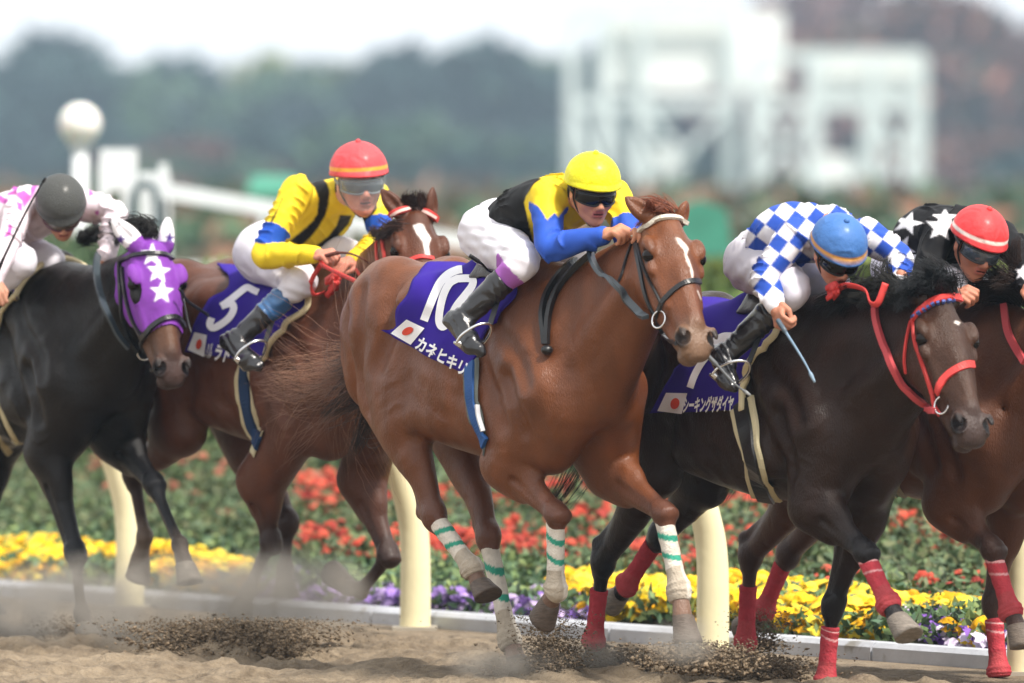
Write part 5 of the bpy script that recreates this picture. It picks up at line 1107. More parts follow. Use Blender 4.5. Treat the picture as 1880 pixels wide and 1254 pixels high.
straps(H3, [(b((318, 300), (325, 420), (352, 560), (380, 700), (408, 790), (450, 880)), .019), (b((335, 400), (385, 570), (450, 700), (500, 800)), .013), (b((300, 390), (262, 500), (235, 600), (212, 655)), .011),
   (b((480, 850), (520, 770), (640, 668), (740, 648), (782, 690), (800, 745)), .022), (b((500, 800), (470, 870), (470, 960), (520, 1035), (600, 1070)), .016)], blackl, 'bridle', th=.007)
def ringat(h, px, py, r, off=.03, t=.004, ddn=None):
    X = hits(h.fr, h.f, [(px, py)], h.d)
    if np.isnan(X[0, 0]): return
    Nn = h.f.grad(X)[0]; V, F = ring(X[0]+Nn*off*.4, unit(Nn*.6+h.S*-.5+h.N*.4), r, t); mesh('bit_ring', V, F, steel, h.root)
ringat(H3, 1214, 586, .034)
straps(H3, [(b((450, 880), (390, 820), (300, 735), (210, 665), (130, 610), (85, 550), (62, 490), (75, 440), (120, 400), (190, 375), (235, 330)), .017)], mat('rein_grey', srgb('#3b454c'), .35, coat=.3), 'rein', lift=.024, th=.029)
c = T_(.1914, 940, 440)
for k_, off in enumerate((0, 1)):
    P = c((760+off*60, 130), (600+off*60, 230+off*30), (450+off*70, 380+off*20), (350+off*80, 540), (310+off*60, 720), (320+off*35, 880), (330+off*20, 1010))
    straps(H3, [(P, .021)], blackl, 'rein', lift=.006, th=.020)
X = hits(H3.fr, H3.f, [(1008, 646)], H3.d)[0]; V, F = uvsphere(X+H3.f.grad(X[None])[0]*.02, .024, 14, 10, (1, 1, .8)); mesh('rein_knot', V, F, blackl, H3.root)
P0 = H3.hp
mane(H3, [P0(.0, .03, -.03), P0(.02, .045, 0), P0(.0, .03, .03)], 420, .13, [-H3.S*1.0+np.array([0, 0, .55])-H3.A*.1, -H3.S*.8+np.array([0, 0, .7]), -H3.S*.2+np.array([0, 0, .55])], srgb('#7d452e'), name='forelock', droop=.95, spread=.012, curl=.5, fan=.12)
tail(H3, (-1.17, 0, 1.21), (-1, .0, .02), .76, 420, srgb('#84604c'), (.03, .05, .06), curl=.55, droop=.20, wave=.17, seg=13, r0=.0011)
tail(H3, (-1.15, 0, 1.20), (-.7, .1, -.45), .36, 420, srgb('#2c1810'), (.03, .05, .09), name='tail', curl=.5, wave=.05)

@jit
def paint3(V, px, py, facing, info, G):
    c = np.tile(YEL, (len(V), 1)); armN = (info['dN'] < .085) & (info['tN'] > .1); armF = (info['dF'] < .085) & (info['tF'] > .55)
    c[inpoly(px, py, [(860, 280), (974, 321), (995, 328), (980, 338), (966, 360), (962, 372), (985, 470), (980, 500), (840, 500)]) & ~(armN & (info['tN'] > .45))] = BLACK
    zig = inpoly(px, py, [(950, 366), (962, 368), (976, 372), (988, 379), (998, 393), (1004, 404), (1011, 397), (1019, 391), (1025, 399), (1040, 380), (1200, 380), (1200, 520), (940, 520)]); c[armN & zig] = BLU; c[armF] = BLU
    return c
J3 = jockey(dict(yaw=50, label='jockey in black and yellow silks with blue sleeves and a yellow helmet', face=(20, 20, 0), hs=.98, paint=paint3, skin=srgb('#c68a6c'), ph=.5,
  joints=dict(pelvis=(914, 426, .12), chest=(985, 388, -.08), neck=(1052, 352, -.28), head=(1087, 349, -.40), shN=(1003, 358, -.30), shF=(1128, 362, -.14),
     elN=(1010, 454, -.45), wrN=(1106, 434, -.60), haN=(1150, 415, -.68), elF=(1160, 448, -.30), wrF=(1165, 440, -.62), haF=(1180, 424, -.70),
     hipN=(908, 438, .02), hipF=(938, 440, .22), knN=(958, 482, -.36), knF=(1070, 496, .05), anN=(850, 586, -.33), anF=(1000, 600, .32), toeN=(886, 640, -.45), toeF=(1030, 640, .2)),
  backN=(-.2, -.4, .9), backF=(.2, 0, .9), band=(srgb('#ab66bd'), .14, .46), boot0=.36,
  helmet=dict(mat='yellow', col=srgb('#e8e41c'), peak=.5, rim=97, rough=.55), goggles=dict(mat=lambda: mat('lens_dark', srgb('#0a0a0c'), .12, spec=.35))), 32.0)
whip([(862, 469, -.22), (884, 484, -.2), (905, 500, -.16), (960, 500, .0)], 32.0, .006, 'black whip tucked behind the thigh of the yellow helmeted jockey')

saddle(H3); stirrup(H3, J3)
# ---- the bay with number 5
H2 = horse(dict(name='H2', x=562, d=34.6, dz=.02, yaw=55, matname='coat_bay', coat=srgb('#5a301c'), coat2=srgb('#3c2012'), points=srgb('#2a1812'), legdark=.7, muzzle=srgb('#4d3d38'), dustleg=.45,
  label='dark bay racehorse with a broad white blaze wearing the purple number 5 cloth', zmin=.0, hoof=srgb('#6b5a4c'),
  marks=[(T_(.3987, 400, 220)((898, 486), (925, 478), (945, 482), (958, 510), (982, 545), (970, 580), (978, 632), (958, 632), (945, 560), (915, 525)), srgb('#e8e0dc'))],
  head=dict(poll=(758, 392, .02), muzzle=(795, 628), yaw=22, s=1.09, ear_near=(696, 343), ear_far=(795, 338)),
  fore=[dict(side='near', E=(478, 885, -.17), K=(497, 995, -.14), F=(458, 1083, -.13), C=(447, 1102, -.13), T=(436, 1122, -.13)),
        dict(side='far', E=(664, 882, .17), K=(713, 1018, .15), F=(662, 1083, .14), C=(638, 1078, .13), T=(608, 1064, .13))],
  hind=[dict(side='near', S=(335, 800, -.20), H=(245, 868, -.17), F=(266, 985, -.15), C=(258, 1020, -.14), T=(248, 1058, -.14)),
        dict(side='far', S=(470, 830, .18), H=(528, 960, .14), F=(524, 1045, .12), C=(522, 1066, .12), T=(521, 1094, .12))]))
cl = cloth(H2, [(345, 646), (362, 602), (388, 560), (425, 524)], [(482, 664), (500, 634), (532, 598), (570, 556)], (-.70, -.02), piping=(srgb('#ddd0a8'), .014))
c = T_(.1754, 320, 480)
marks_on(H2, cl, [('pen', c((880, 322), (830, 300), (760, 272), (690, 318), (600, 390), (490, 470)), 12.5), ('pen', c((490, 470), (560, 445), (610, 450), (620, 500), (580, 580), (500, 650), (410, 695), (370, 660), (392, 590)), 13),
   ('poly', c((140, 925), (210, 740), (340, 770), (310, 1000))), ('text', 'ハル', (376, 655), (5.5, 1.0), (7, -33), .03), ('text', 'ラト', (390, 658), (15, 3), (9, -33), .04)], WHITE_MARK, 'lettering')
marks_on(H2, cl, [('poly', disc(365, 632, 5, 9.5, rot=.25))], RED_MARK, 'flag_disc', lvl=.019)
cream = mat('girth_cream', srgb('#cfc4a0'), .8, bump=.3, bscale=200)
c = T_(.3509, 300, 420)
g_ = straps(H2, [(c((430, 730), (430, 860), (455, 1000), (500, 1130)), .12)], cream, 'girth', th=.008)
straps(H2, [(c((432, 730), (434, 860), (460, 1000), (508, 1130)), .062)], mat('girth_navy', srgb('#16345c'), .7, bump=.3, bscale=200), 'girth_strap', g_, th=.014, lift=.006)
redl = mat('leather_red', srgb('#cf3f3c'), .55, bump=.2, bscale=120); pale = mat('browband_pale', srgb('#ecc9c0'), .6)
b = T_(.3987, 400, 220)
br = straps(H2, [(b((752, 500), (770, 470), (810, 430), (870, 412), (950, 420), (1000, 450), (1012, 485)), .030)], redl, 'browband', th=.010)
straps(H2, [(b((775, 465), (815, 430), (870, 414), (950, 422), (996, 450)), .014)], pale, 'padding', br, th=.014)
straps(H2, [(b((755, 500), (765, 600), (785, 690), (805, 720)), .016), (b((738, 520), (732, 590), (742, 680), (765, 745)), .012), (b((870, 655), (930, 632), (990, 640)), .02), (b((640, 690), (690, 760), (760, 830)), .012)], redl, 'bridle', th=.007)
free(H2, [(587, 470, -.55), (592, 486, -.62), (626, 504, -.80), (661, 520, -.95), (700, 540, -1.05), (770, 600, -1.15)], .010, redl, 'rein', flat=.45)
free(H2, [(600, 470, -.50), (578, 503, -.50), (570, 525, -.46), (577, 541, -.44), (596, 536, -.42)], .010, redl, 'rein', flat=.45)
mb = MB()
for k_ in range(7): a_ = k_*.9; mb.tube(cr([H2.fr.loc(W(606+9*math.cos(a_), 524+10*math.sin(a_*1.3), H2.d-.45)), H2.fr.loc(W(618+6*math.sin(a_), 512+8*math.cos(a_), H2.d-.52)), H2.fr.loc(W(610+12*math.cos(a_+2), 536+9*math.sin(a_), H2.d-.45))], 6), .011, 7, flat=.5)
mb.build('rein_knot', redl, H2.root, smooth=True)
mane(H2, [H2.hp(-.01, .03, -.035), H2.hp(.0, .045, 0), H2.hp(-.01, .03, .035)], 420, .085, [-H2.S*.3+np.array([0, 0, .8]), np.array([0, 0, 1.])-H2.S*.1, H2.S*.5+np.array([0, 0, .7])], srgb('#2a1712'), name='forelock', droop=.9, curl=.55, fan=.2)
mane(H2, [H2.fr.loc(W(742, 408, 33.7)), H2.fr.loc(W(716, 424, 33.9)), H2.fr.loc(W(700, 440, 34.1))], 260, .10, [H2.fr.M@np.array([-1, -.1, .1]), H2.fr.M@np.array([-1, -.1, -.15])], srgb('#2a1610'), droop=.45, curl=.45)
tail(H2, (-1.16, 0, 1.40), (-1, .1, -.5), .8, 400, srgb('#3a2218'), (.03, .05, .08), curl=.4)

c5 = T_(.2393, 440, 220)
S1 = c5((515, 455), (560, 436), (620, 436), (668, 480), (692, 545), (682, 650), (655, 740), (600, 830), (540, 905), (470, 968), (385, 930), (480, 850), (560, 780), (596, 720), (606, 600), (575, 520))
S2 = c5((770, 730), (860, 735), (835, 800), (740, 905), (650, 980), (575, 975), (680, 895), (745, 810)); S3 = c5((975, 610), (1045, 590), (1055, 680), (1000, 760), (930, 830), (895, 790), (950, 700))
S4 = c5((185, 795), (215, 795), (225, 830), (195, 855)); S5 = c5((322, 600), (330, 600), (300, 680), (262, 765), (245, 800), (225, 800), (262, 730), (300, 670))
@jit
def paint2(V, px, py, facing, info, G):
    c = np.tile(YEL, (len(V), 1)); aN = (info['dN'] < .078) & (info['tN'] > .30)
    for P in (S1, S2, S3): c[inpoly(px, py, P) & ~(aN & (info['tN'] > .5))] = BLACK
    for P in (S4, S5): c[inpoly(px, py, P)] = BLACK
    t = info['tN']; c[aN & (t > .60) & (t < .92)] = srgb('#1f50b4'); c[(info['dF'] < .078) & (info['tF'] > .6) & (info['tF'] < .92)] = srgb('#1f50b4'); return c
J2 = jockey(dict(yaw=42, label='jockey in yellow silks with black stripes, blue armbands, red helmet and clear visor', face=(14, 12, 4), hs=1.10, paint=paint2, skin=srgb('#c98470'), ph=2.,
  joints=dict(pelvis=(495, 462, .08), chest=(560, 418, -.05), neck=(628, 352, -.20), head=(660, 332, -.36), shN=(545, 352, -.30), shF=(686, 362, .06),
     elN=(484, 468, -.42), wrN=(578, 468, -.55), haN=(622, 466, -.66), elF=(700, 440, -.1), wrF=(650, 478, -.40), haF=(628, 484, -.46),
     hipN=(486, 470, 0.), hipF=(520, 468, .2), knN=(553, 516, -.40), knF=(640, 470, -.12), anN=(437, 622, -.40), anF=(560, 610, .36), toeN=(478, 668, -.54), toeF=(600, 650, .3)),
  backN=(-.1, -.5, .8), backF=(.2, -.2, .9), boot0=.30, boottop=[(srgb('#2a5a8c'), .25, .56)], visor=True,
  helmet=dict(mat='red', col=srgb('#dc4a50'), peak=.7, rim=96, band=srgb('#f0a63c'), bandpos=(.84, .92), rough=.6), goggles=dict(mat=lambda: mat('lens_grey', srgb('#4a5560'), .08, alpha=.75, spec=.9, coat=1.), frame=srgb('#8a8f94'), fm='g')), 34.6)
whip([(596, 470, -.62), (628, 464, -.66), (660, 472, -.70), (700, 500, -.62)], 34.6, .006, 'short brown whip in the fist of the red helmeted jockey with black stripes', cols=[srgb('#5a2a20'), srgb('#5a2a20'), srgb('#222222')])

saddle(H2); stirrup(H2, J2)
# ---- the black horse in the purple starred hood
H1 = horse(dict(name='H1', x=100, d=35.2, dz=.02, yaw=60, matname='coat_black', coat=srgb('#0e0b0a'), coat2=srgb('#1c120d'), face=srgb('#5c4030'), face0=.28, points=srgb('#1d1d20'), legdark=.85, muzzle=srgb('#3d3334'), rough=.31, spec=.26, coatw=.0,
  label='black racehorse in a purple hood with white stars on its forehead', hoof=srgb('#6d675f'), dustleg=.2,
  marks=[],
  head=dict(poll=(272, 448, .0), muzzle=(322, 690), yaw=22, s=1.09, ear_near=(202, 398), ear_far=(309, 396)),
  fore=[dict(side='near', E=(88, 832, -.17), K=(138, 1015, -.14), F=(150, 1124, -.13), C=(154, 1146, -.13), T=(158, 1174, -.13)),
        dict(side='far', E=(222, 812, .17), K=(282, 888, .15), F=(330, 1000, .14), C=(339, 1036, .13), T=(345, 1074, .13))],
  hind=[dict(side='near', S=(-60, 800, -.20), H=(-130, 950, -.17), F=(-90, 1080, -.15), C=(-85, 1105, -.14), T=(-80, 1135, -.14)),
        dict(side='far', S=(5, 810, .18), H=(-30, 960, .14), F=(-20, 1080, .12), C=(-18, 1105, .12), T=(-16, 1130, .12))]))
def hood(h, ears, stars, earstars, a1=.40):
    V, F = h.f.surface(); V = V.copy(); q = (V-h.poll)/(1.09); ha, hs_, hn = q@h.A, q@h.S, q@h.N
    sel = (ha > -.02) & (ha < a1-.9*np.maximum(0, -hn-.02)) & (np.abs(hs_) < .16) & (hn > -.17-.2*np.minimum(0, ha))
    for g in (-1, 1): d = (V-h.hp(.205, -.005, g*.115)); sel &= ~((np.abs(d@h.A)/.070)**2+(np.abs(d@h.N)/.042)**2+(np.abs(d@h.S)/.07)**2 < 1)
    ear = np.zeros(len(V), bool)
    for e in ears: b_, t_ = e; tt = ((V-b_)@(t_-b_))/((t_-b_)@(t_-b_)); ear |= (np.linalg.norm(V-b_-np.clip(tt, 0, 1)[:, None]*(t_-b_), axis=1) < .06) & (tt > .08)
    sel |= ear; keep = sel[F].all(axis=1); used = np.unique(F[keep]); mp_ = -np.ones(len(V), int); mp_[used] = np.arange(len(used)); G = h.f.grad(V[used]); Vo = V[used]+G*.006; Fo = mp_[F[keep]]
    px, py = proj(h.fr.wor(Vo)); acc = 0; e_ = ear[used]
    for dx, dy in ((0, 0), (1, .4), (-1, -.4), (.4, -1), (-.4, 1)):
        c_ = np.tile(srgb('#7a35a0'), (len(Vo), 1)); c_[e_] = srgb('#e8e6ec')
        for s_ in stars: c_[inpoly(px+dx, py+dy, s_) & ~e_] = srgb('#ececf0')
        for s_ in earstars: c_[inpoly(px+dx, py+dy, s_) & e_] = srgb('#4b2a86')
        acc = acc+c_
    o = mesh('hood', Vo, Fo, mat('hood_cloth', attr=True, rough=.7, bump=.2, bscale=260, fold=.15, fscale=20), h.root, cols=acc/5)
    md = o.modifiers.new('thick', 'SOLIDIFY'); md.thickness = .004; md.offset = -1
c = T_(.279, 180, 370)
ln = lambda tip, g: (H1.hp(.015, .025, g*.062), H1.fr.loc(W(tip[0], tip[1], H1.fr.wor(H1.hp(.015, .025, g*.062))[1]+D0)))
hood(H1, [ln((202, 398), -1), ln((309, 396), 1)], [star(c((355, 345))[0][0], c((355, 350))[0][1], 23, .05, .42), star(c((398, 460))[0][0], c((398, 460))[0][1], 24, .1), star(c((420, 590))[0][0], c((420, 595))[0][1], 23.5, .05)], [star(221, 440, 11, .1), star(311, 437, 11, .1)])
straps(H1, [(c((150, 405), (250, 358), (350, 348), (440, 358), (510, 410)), .018), (c((155, 410), (160, 560), (175, 760), (200, 880), (250, 980)), .018), (c((175, 440), (190, 600), (240, 780), (310, 900)), .014),
   (c((300, 900), (360, 830), (440, 775), (510, 768), (555, 830)), .024), (c((310, 890), (290, 980), (320, 1060), (380, 1110)), .016)], blackl, 'bridle', lift=.007, th=.013)
straps(H1, [(c((75, 300), (40, 400), (45, 520), (75, 640), (110, 740), (150, 830), (210, 930)), .013)], mat('rein_grey', srgb('#3b454c'), .35, coat=.3), 'rein', lift=.026, th=.031)
free(H1, [(329, 530, -1.0), (345, 553, -.93), (383, 579, -.80)], .008, blackl, 'rein', flat=.6)
free(H1, [(337, 548, -1.0), (345, 590, -1.03), (351, 612, -1.05)], .006, blackl, 'rein', flat=.6)
ringat(H1, 262, 645, .030)
cl = cloth(H1, [(-170, 640), (-158, 590), (-140, 550), (-115, 520)], [(-18, 680), (0, 605), (35, 550), (76, 478)], (-.70, .06), piping=(srgb('#cbb98a'), .014))
g_ = straps(H1, [([(-30, 700), (-12, 740), (8, 790), (30, 820)], .12)], cream, 'girth', th=.008)
straps(H1, [([(-30, 700), (-12, 740), (8, 790), (30, 820)], .06)], blackl, 'girth_strap', g_, th=.014, lift=.006)
mane(H1, [H1.hp(-.05, .0, -.03), H1.hp(-.04, .02, -.01), H1.hp(-.03, .02, .02)], 520, .12, [-H1.S*.7+np.array([0, 0, .75]), -H1.S*.3+np.array([0, 0, .9]), -H1.S*.1+np.array([0, 0, .8])], srgb('#14110f'), name='forelock', droop=1.0, curl=.5, fan=.2, spread=.02)
mane(H1, [H1.fr.loc(W(268, 448, 34.5)), H1.fr.loc(W(235, 432, 34.7)), H1.fr.loc(W(190, 436, 34.9)), H1.fr.loc(W(150, 446, 35.1))], 700, .11, [H1.fr.M@np.array([-.6, -.1, .6])], srgb('#12100f'), droop=.9, curl=.5)
tail(H1, (-1.16, 0, 1.40), (-1, .1, -.5), .8, 300, srgb('#141110'), (.03, .05, .08), curl=.4)
c6 = T_(.2712, 0, 280); PINK = srgb('#bb59ad')
back = c6((-100, 100), (280, 120), (270, 200), (225, 290), (160, 380), (150, 330), (110, 285), (50, 290), (0, 330), (-120, 380))
@jit
def paint1(V, px, py, facing, info, G):
    c = np.tile(srgb('#ecdfe8'), (len(V), 1)); c[inpoly(px, py, back)] = PINK
    for s_ in (star(*c6((172, 215))[0], 23, .2, .45), star(*c6((20, 255))[0], 20, .3, .45)): c[inpoly(px, py, s_)] = srgb('#f2ecf2')
    for P in (c6((20, 300), (60, 320), (40, 350), (0, 340)), c6((110, 330), (150, 345), (150, 400), (120, 380)), c6((600, 240), (640, 280), (600, 300)), c6((60, 470), (85, 500), (75, 560), (20, 580), (50, 530)), c6((590, 175), (640, 215), (620, 240), (595, 230)), c6((640, 400), (670, 390), (670, 420), (650, 425)), c6((690, 325), (780, 370), (730, 350))): c[inpoly(px, py, P)] = PINK
    return c
J1 = jockey(dict(yaw=50, label='jockey in pink silks with white stars and a plain dark grey helmet', face=(12, 50, 8), hs=.97, paint=paint1, skin=srgb('#c08a72'), ph=3.,
  joints=dict(pelvis=(-60, 455, .10), chest=(10, 408, -.08), neck=(85, 372, -.26), head=(112, 382, -.42), shN=(40, 372, -.32), shF=(158, 378, -.12),
     elN=(18, 440, -.5), wrN=(-14, 520, -.62), haN=(-6, 545, -.68), elF=(212, 392, -.35), wrF=(196, 470, -.45), haF=(190, 500, -.45),
     hipN=(-60, 462, 0.), hipF=(-30, 460, .2), knN=(38, 478, -.46), knF=(90, 480, -.05), anN=(-50, 600, -.40), anF=(40, 610, .36), toeN=(-15, 640, -.52), toeF=(70, 650, .3)),
  boot0=.42, helmet=dict(mat='grey', col=srgb('#4b4d4c'), peak=.9, rim=96, cloth=False, bump=.8, bs=160, rough=.75, band=srgb('#38393a'), bandpos=(.91, .96)),
  goggles=dict(mat=lambda: mat('lens_clear', srgb('#6a6058'), .1, alpha=.6, spec=.9, coat=1.), frame=srgb('#5a2440'), fm='m')), 35.2)
whip([(-14, 520, -.72), (0, 488, -.74), (42, 400, -.80), (72, 345, -.84), (84, 326, -.86)], 35.2, .0065, 'long black whip held up beside the dark grey helmet')

saddle(H1); stirrup(H1, J1)
# ---- the dark brown horse with number 7
H4 = horse(dict(name='H4', x=1462, d=31.7, dz=-.11, matname='coat_brown', coat=srgb('#2a180f'), coat2=srgb('#160d09'), face=srgb('#40291d'), points=srgb('#1c1a1c'), legdark=.8, muzzle=srgb('#453a38'), rough=.30, spec=.28, coatw=.0,
  label='dark brown racehorse in a red bridle wearing the purple number 7 cloth', hoof=srgb('#7d756c'),
  marks=[(T_(.3827, 1580, 360)((452, 596), (466, 600), (482, 606), (474, 612), (468, 622), (460, 612), (448, 610)), srgb('#d8d0c8'))],
  head=dict(poll=(1712, 552, .03), muzzle=(1793, 790), yaw=28, s=1.10, ear_near=(1668, 522, .10), ear_far=(1752, 520, .1)),
  fore=[dict(side='near', E=(1497, 930, -.17), K=(1588, 1013, -.14), F=(1632, 1104, -.13), C=(1646, 1136, -.13), T=(1664, 1176, -.13), wrap=WR),
        dict(side='far', E=(1578, 948, .17), K=(1530, 1108, .15), F=(1518, 1252, .14), C=(1515, 1276, .14), T=(1518, 1300, .14), wrap=(WR[0], WR[1], .30, 1., WR[4]))],
  hind=[dict(side='near', S=(1205, 875, -.20), H=(1107, 1032, -.17), F=(1092, 1178, -.15), C=(1090, 1200, -.14), T=(1096, 1224, -.14), wrap=(WR[0], [], .35, 1., WR[4])),
        dict(side='far', S=(1290, 890, .18), H=(1212, 985, .16), F=(1152, 1076, .14), C=(1140, 1088, .14), T=(1122, 1094, .14), wrap=(WR[0], [], .2, .8, WR[4]))]))
cl = cloth(H4, [(1200, 757), (1222, 718), (1244, 682), (1268, 640)], [(1371, 752), (1374, 706), (1392, 655), (1430, 612)], (-.68, -.05), piping=(srgb('#ddd2a8'), .014))
c = T_(.1595, 1190, 580)
marks_on(H4, cl, [('pen', c((985, 232), (880, 262), (780, 330), (690, 440), (600, 560), (530, 690), (480, 828)), 13), ('pen', c((985, 228), (860, 232), (740, 300)), 12), ('poly', c((105, 1095), (205, 885), (450, 890), (385, 1130))), ('text', 'シーキングザダイヤ', (1252.5, 756), (10.3, -.4), (4.5, -31), .04)], WHITE_MARK, 'lettering')
marks_on(H4, cl, [('poly', disc(1239, 741, 8, 10.5, rot=.35))], RED_MARK, 'flag_disc', lvl=.019)
c7 = T_(.4018, 1180, 750)
g_ = straps(H4, [(c7((455, -20), (482, 120), (515, 270), (560, 400), (610, 450)), .13)], cream, 'girth', th=.008)
straps(H4, [(c7((455, -20), (482, 120), (515, 270), (560, 400), (610, 450)), .075)], blackl, 'girth_strap', g_, th=.014, lift=.006)
b = T_(.3827, 1580, 360)
br = straps(H4, [(b((252, 600), (270, 570), (310, 532), (380, 494), (460, 488), (505, 515), (520, 545)), .034)], redl, 'browband', th=.010)
straps(H4, [(b((258+i*22, 584-i*14 if i < 5 else 520-(i-5)*5), (270+i*22, 576-i*14 if i < 5 else 518-(i-5)*5)), .012) for i in range(0, 9)], mat('check_blue', srgb('#4a5c9c'), .6), 'browband_check', br, th=.014)
straps(H4, [(b((255, 600), (265, 700), (310, 830), (350, 955)), .020), (b((245, 600), (225, 690), (215, 780), (222, 850)), .011),
   (b((370, 945), (385, 900), (430, 850), (510, 808), (560, 822), (584, 885)), .032), (b((350, 955), (360, 1010), (385, 1050)), .02)], redl, 'bridle', th=.008)
ringat(H4, 1733, 743, .034)
straps(H4, [(b((375, 1030), (280, 970), (195, 870), (135, 740), (85, 590), (88, 490), (118, 415)), .026)], mat('rein_red', srgb('#c24a50'), .6, bump=.2, bscale=120), 'rein', lift=.012, th=.018)
free(H4, [(1626, 520, -.75), (1612, 556, -.75), (1598, 556, -.72), (1588, 533, -.65), (1556, 524, -.55), (1531, 534, -.45)], .014, redl, 'rein', flat=.35)
mb = MB()
for k_ in range(6): a_ = k_*1.1; mb.tube(cr([H4.fr.loc(W(1526+9*math.cos(a_), 538+9*math.sin(a_*1.3), H4.d-.47)), H4.fr.loc(W(1535+6*math.sin(a_), 530+8*math.cos(a_), H4.d-.52)), H4.fr.loc(W(1530+12*math.cos(a_+2), 541+8*math.sin(a_), H4.d-.47))], 6), .013, 7, flat=.5)
mb.build('rein_knot', redl, H4.root, smooth=True)
Wd = lambda x, y, z: H4.fr.M@np.array([x, y, z])
mane(H4, [H4.hp(-.01, .03, -.05), H4.hp(.0, .05, 0), H4.hp(-.01, .03, .05)], 1300, .17, [Wd(-.9, -.1, .7), Wd(-.5, -.3, .9), Wd(.1, -.2, .6)], srgb('#1f2124'), name='forelock', droop=1.2, curl=.38, fan=.2, spread=.018)
mane(H4, [H4.fr.loc(W(1668, 552, 31.0)), H4.fr.loc(W(1640, 545, 31.15)), H4.fr.loc(W(1600, 550, 31.3)), H4.fr.loc(W(1560, 560, 31.45))], 1100, .20, [Wd(-.7, -.1, .8), Wd(-.7, -.1, .8), Wd(-.7, -.1, .6), Wd(-.8, -.1, .35)], srgb('#15130f'), droop=.9, curl=.45, spread=.02)
tail(H4, (-1.15, 0, 1.28), (-.45, .1, -1), .80, 420, srgb('#161312'), (.03, .05, .06), curl=.35, droop=.3)
@jit
def paint4(V, px, py, facing, info, G):
    c = np.tile(WHT, (len(V), 1)); u_ = (px-1372)*.80+(py-455)*.62; v_ = (px-1372)*.60-(py-455)*.80; n = (np.floor(u_/27)+np.floor(v_/27)).astype(int) % 2
    c[n == 0] = srgb('#2a50b0'); t = info['tN']; c[(info['dN'] < .07) & (t > 1.78)] = WHT; return c
J4 = jockey(dict(yaw=52, label='jockey in blue and white diamond silks with a blue helmet', face=(24, 42, 2), hs=.98, paint=paint4, skin=srgb('#b98068'), ph=4.,
  joints=dict(pelvis=(1402, 478, .10), chest=(1452, 428, -.10), neck=(1520, 412, -.30), head=(1537, 462, -.46), shN=(1458, 432, -.36), shF=(1590, 432, -.10),
     elN=(1402, 508, -.42), wrN=(1424, 562, -.58), haN=(1438, 606, -.66), elF=(1650, 470, -.3), wrF=(1652, 520, -.42), haF=(1648, 545, -.42),
     hipN=(1395, 486, 0.), hipF=(1425, 484, .2), knN=(1455, 532, -.40), knF=(1540, 540, .0), anN=(1336, 650, -.38), anF=(1450, 650, .34), toeN=(1350, 706, -.50), toeF=(1500, 690, .25)),
  backN=(-.8, -.4, .1), breech=srgb('#d5d2dc'), boot0=.30,
  helmet=dict(mat='blue', col=srgb('#3f6fb0'), peak=.7, rim=96, band=srgb('#c9924c'), bandpos=(.86, .93), rough=.6), goggles=dict(mat=lambda: mat('lens_dark', srgb('#0a0a0c'), .12, spec=.35))), 31.7)
whip([(1428, 588, -.70), (1440, 606, -.74), (1462, 640, -.76), (1480, 670, -.78), (1496, 702, -.80)], 31.7, .0065, 'blue grey whip pointing down from the hand of the blue helmeted jockey', cols=[srgb('#4c5a66'), srgb('#7690a8'), srgb('#88a0b4')])
whip([(1298, 652, -.62), (1320, 674, -.62), (1348, 704, -.62), (1378, 726, -.60)], 31.7, .006, 'grey whip lying across the boot beside the purple number 7 cloth', cols=[srgb('#6a6e72'), srgb('#6a6e72'), srgb('#b4b8bc')])

saddle(H4); stirrup(H4, J4)
# ---- the bay on the right edge
H5 = horse(dict(name='H5', x=1752, d=32.1, dz=-.13, matname='coat_red_bay', coat=srgb('#5c351f'), coat2=srgb('#472614'), points=srgb('#33201a'), legdark=.6, muzzle=srgb('#5f504c'),
  label='red bay racehorse with red leg wraps, cut off by the right edge', hoof=srgb('#6d6258'),
  head=dict(poll=(1955, 562, .03), muzzle=(2035, 800), yaw=30, s=1.10, ear_near=(1915, 520, .10), ear_far=(1995, 520, .1)),
  fore=[dict(side='near', E=(1742, 925, -.17), K=(1822, 1008, -.14), F=(1857, 1120, -.13), C=(1866, 1150, -.13), T=(1874, 1192, -.13), wrap=WR),
        dict(side='far', E=(1850, 930, .17), K=(1824, 1105, .15), F=(1836, 1232, .14), C=(1838, 1256, .14), T=(1842, 1280, .14), wrap=(WR[0], WR[1], .25, 1., WR[4]))],
  hind=[dict(side='near', S=(1490, 885, -.20), H=(1378, 1020, -.17), F=(1371, 1180, -.15), C=(1371, 1200, -.14), T=(1376, 1226, -.14), wrap=(WR[0], [], .35, 1., WR[4])),
        dict(side='far', S=(1560, 880, .18), H=(1447, 1018, .15), F=(1405, 1120, .13), C=(1388, 1136, .13), T=(1362, 1142, .13), wrap=(WR[0], [], .2, 1., WR[4]))]))
g_ = straps(H5, [(c7((1105, 180), (1110, 260), (1140, 370), (1195, 460), (1260, 512)), .12)], mat('girth_beige', srgb('#8e8672'), .8, bump=.3, bscale=200), 'girth', th=.008)
straps(H5, [(c7((1105, 180), (1110, 260), (1140, 370), (1195, 460), (1260, 512)), .05)], blackl, 'girth_strap', g_, th=.014, lift=.006)
cloth(H5, [(1490, 757), (1512, 718), (1534, 682), (1558, 640)], [(1661, 752), (1664, 706), (1682, 655), (1720, 612)], (-.68, -.05))
straps(H5, [(b((690, 540), (700, 600), (722, 670), (760, 740), (800, 800)), .030)], mat('rein_red', srgb('#c24a50')), 'rein', lift=.010, th=.016)
mane(H5, [H5.fr.loc(W(1905, 548, 31.6)), H5.fr.loc(W(1880, 545, 31.75)), H5.fr.loc(W(1850, 556, 31.9))], 1000, .26, [Wd(-.5, -.1, .9), Wd(-.6, -.1, .75), Wd(-.8, -.1, .4)], srgb('#24150f'), droop=.8, curl=.4, spread=.02)
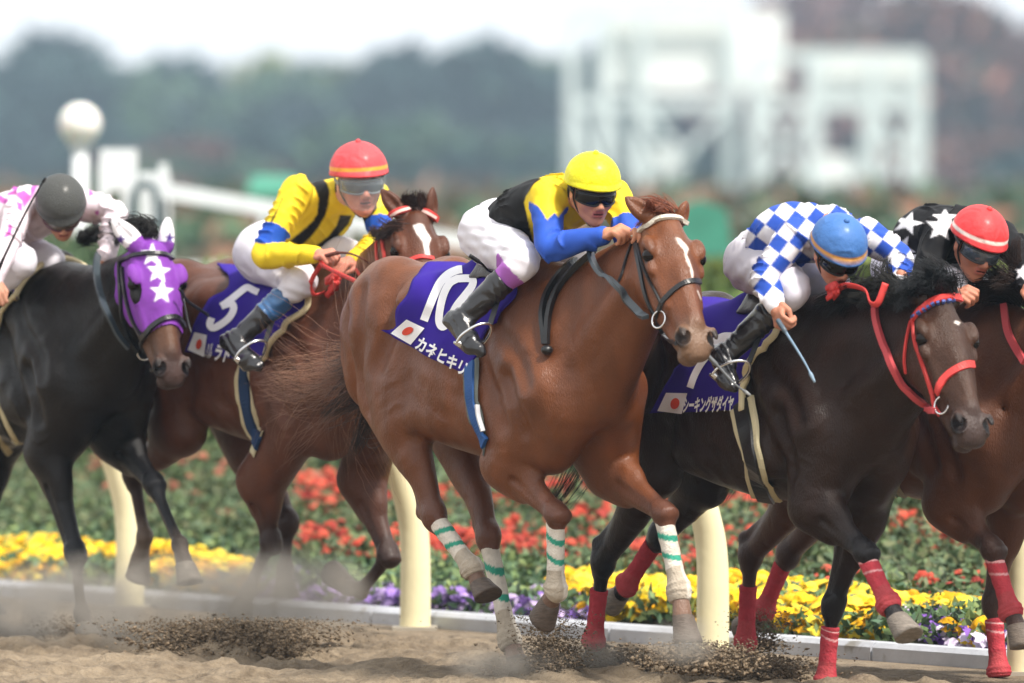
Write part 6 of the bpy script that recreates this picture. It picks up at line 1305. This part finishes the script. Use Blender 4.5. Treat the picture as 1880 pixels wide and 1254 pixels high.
mane(H5, [H5.hp(-.01, .03, -.05), H5.hp(.0, .05, 0), H5.hp(-.01, .03, .05)], 400, .16, [Wd(-.75, -.1, .8), Wd(-.35, -.3, .95), Wd(.3, -.2, .65)], srgb('#24150f'), name='forelock', droop=1.1, curl=.5, fan=.28)
tail(H5, (-1.15, 0, 1.25), (-.45, .1, -1), .80, 350, srgb('#20140f'), (.03, .05, .06), curl=.35, droop=.3)
c8 = T_(.3827, 1580, 360)
@jit
def paint5(V, px, py, facing, info, G):
    c = np.tile(srgb('#101014'), (len(V), 1))
    for s_ in (star(*c8((385, 150))[0], 27, .1, .45, sx=1.1), star(*c8((195, 255))[0], 27, .5, .42), star(*c8((225, 130))[0], 22, .3, .4, sx=1.4), star(*c8((405, 103))[0], 16, 0, .45, sx=1.6), star(*c8((775, 370))[0], 16, .2, .45)): c[inpoly(px, py, s_)] = srgb('#e6e6ea')
    return c
J5 = jockey(dict(yaw=52, label='jockey in black silks with white stars and a red helmet banded white', face=(22, 30, -8), hs=1.0, paint=paint5, skin=srgb('#b97a62'), ph=5.,
  joints=dict(pelvis=(1672, 484, .10), chest=(1712, 432, -.08), neck=(1775, 412, -.28), head=(1794, 448, -.42), shN=(1722, 428, -.34), shF=(1838, 436, -.10),
     elN=(1700, 508, -.42), wrN=(1745, 545, -.58), haN=(1785, 535, -.66), elF=(1880, 480, -.3), wrF=(1885, 525, -.62), haF=(1895, 540, -.7),
     hipN=(1668, 492, 0.), hipF=(1700, 490, .2), knN=(1745, 530, -.40), knF=(1790, 520, .0), anN=(1630, 656, -.38), anF=(1750, 650, .34), toeN=(1645, 710, -.50), toeF=(1790, 690, .25)),
  helmet=dict(mat='red_plain', col=srgb('#de3b3e'), peak=.7, rim=96, band=srgb('#efe2d8'), bandpos=(.82, .91), rough=.6), boot0=.3,
  goggles=dict(mat=lambda: mat('lens_grey', srgb('#4a5560'), .08, alpha=.75, spec=.9, coat=1.), frame=srgb('#3a3a3c'), fm='d')) , 32.1)

saddle(H5); stirrup(H5, J5)
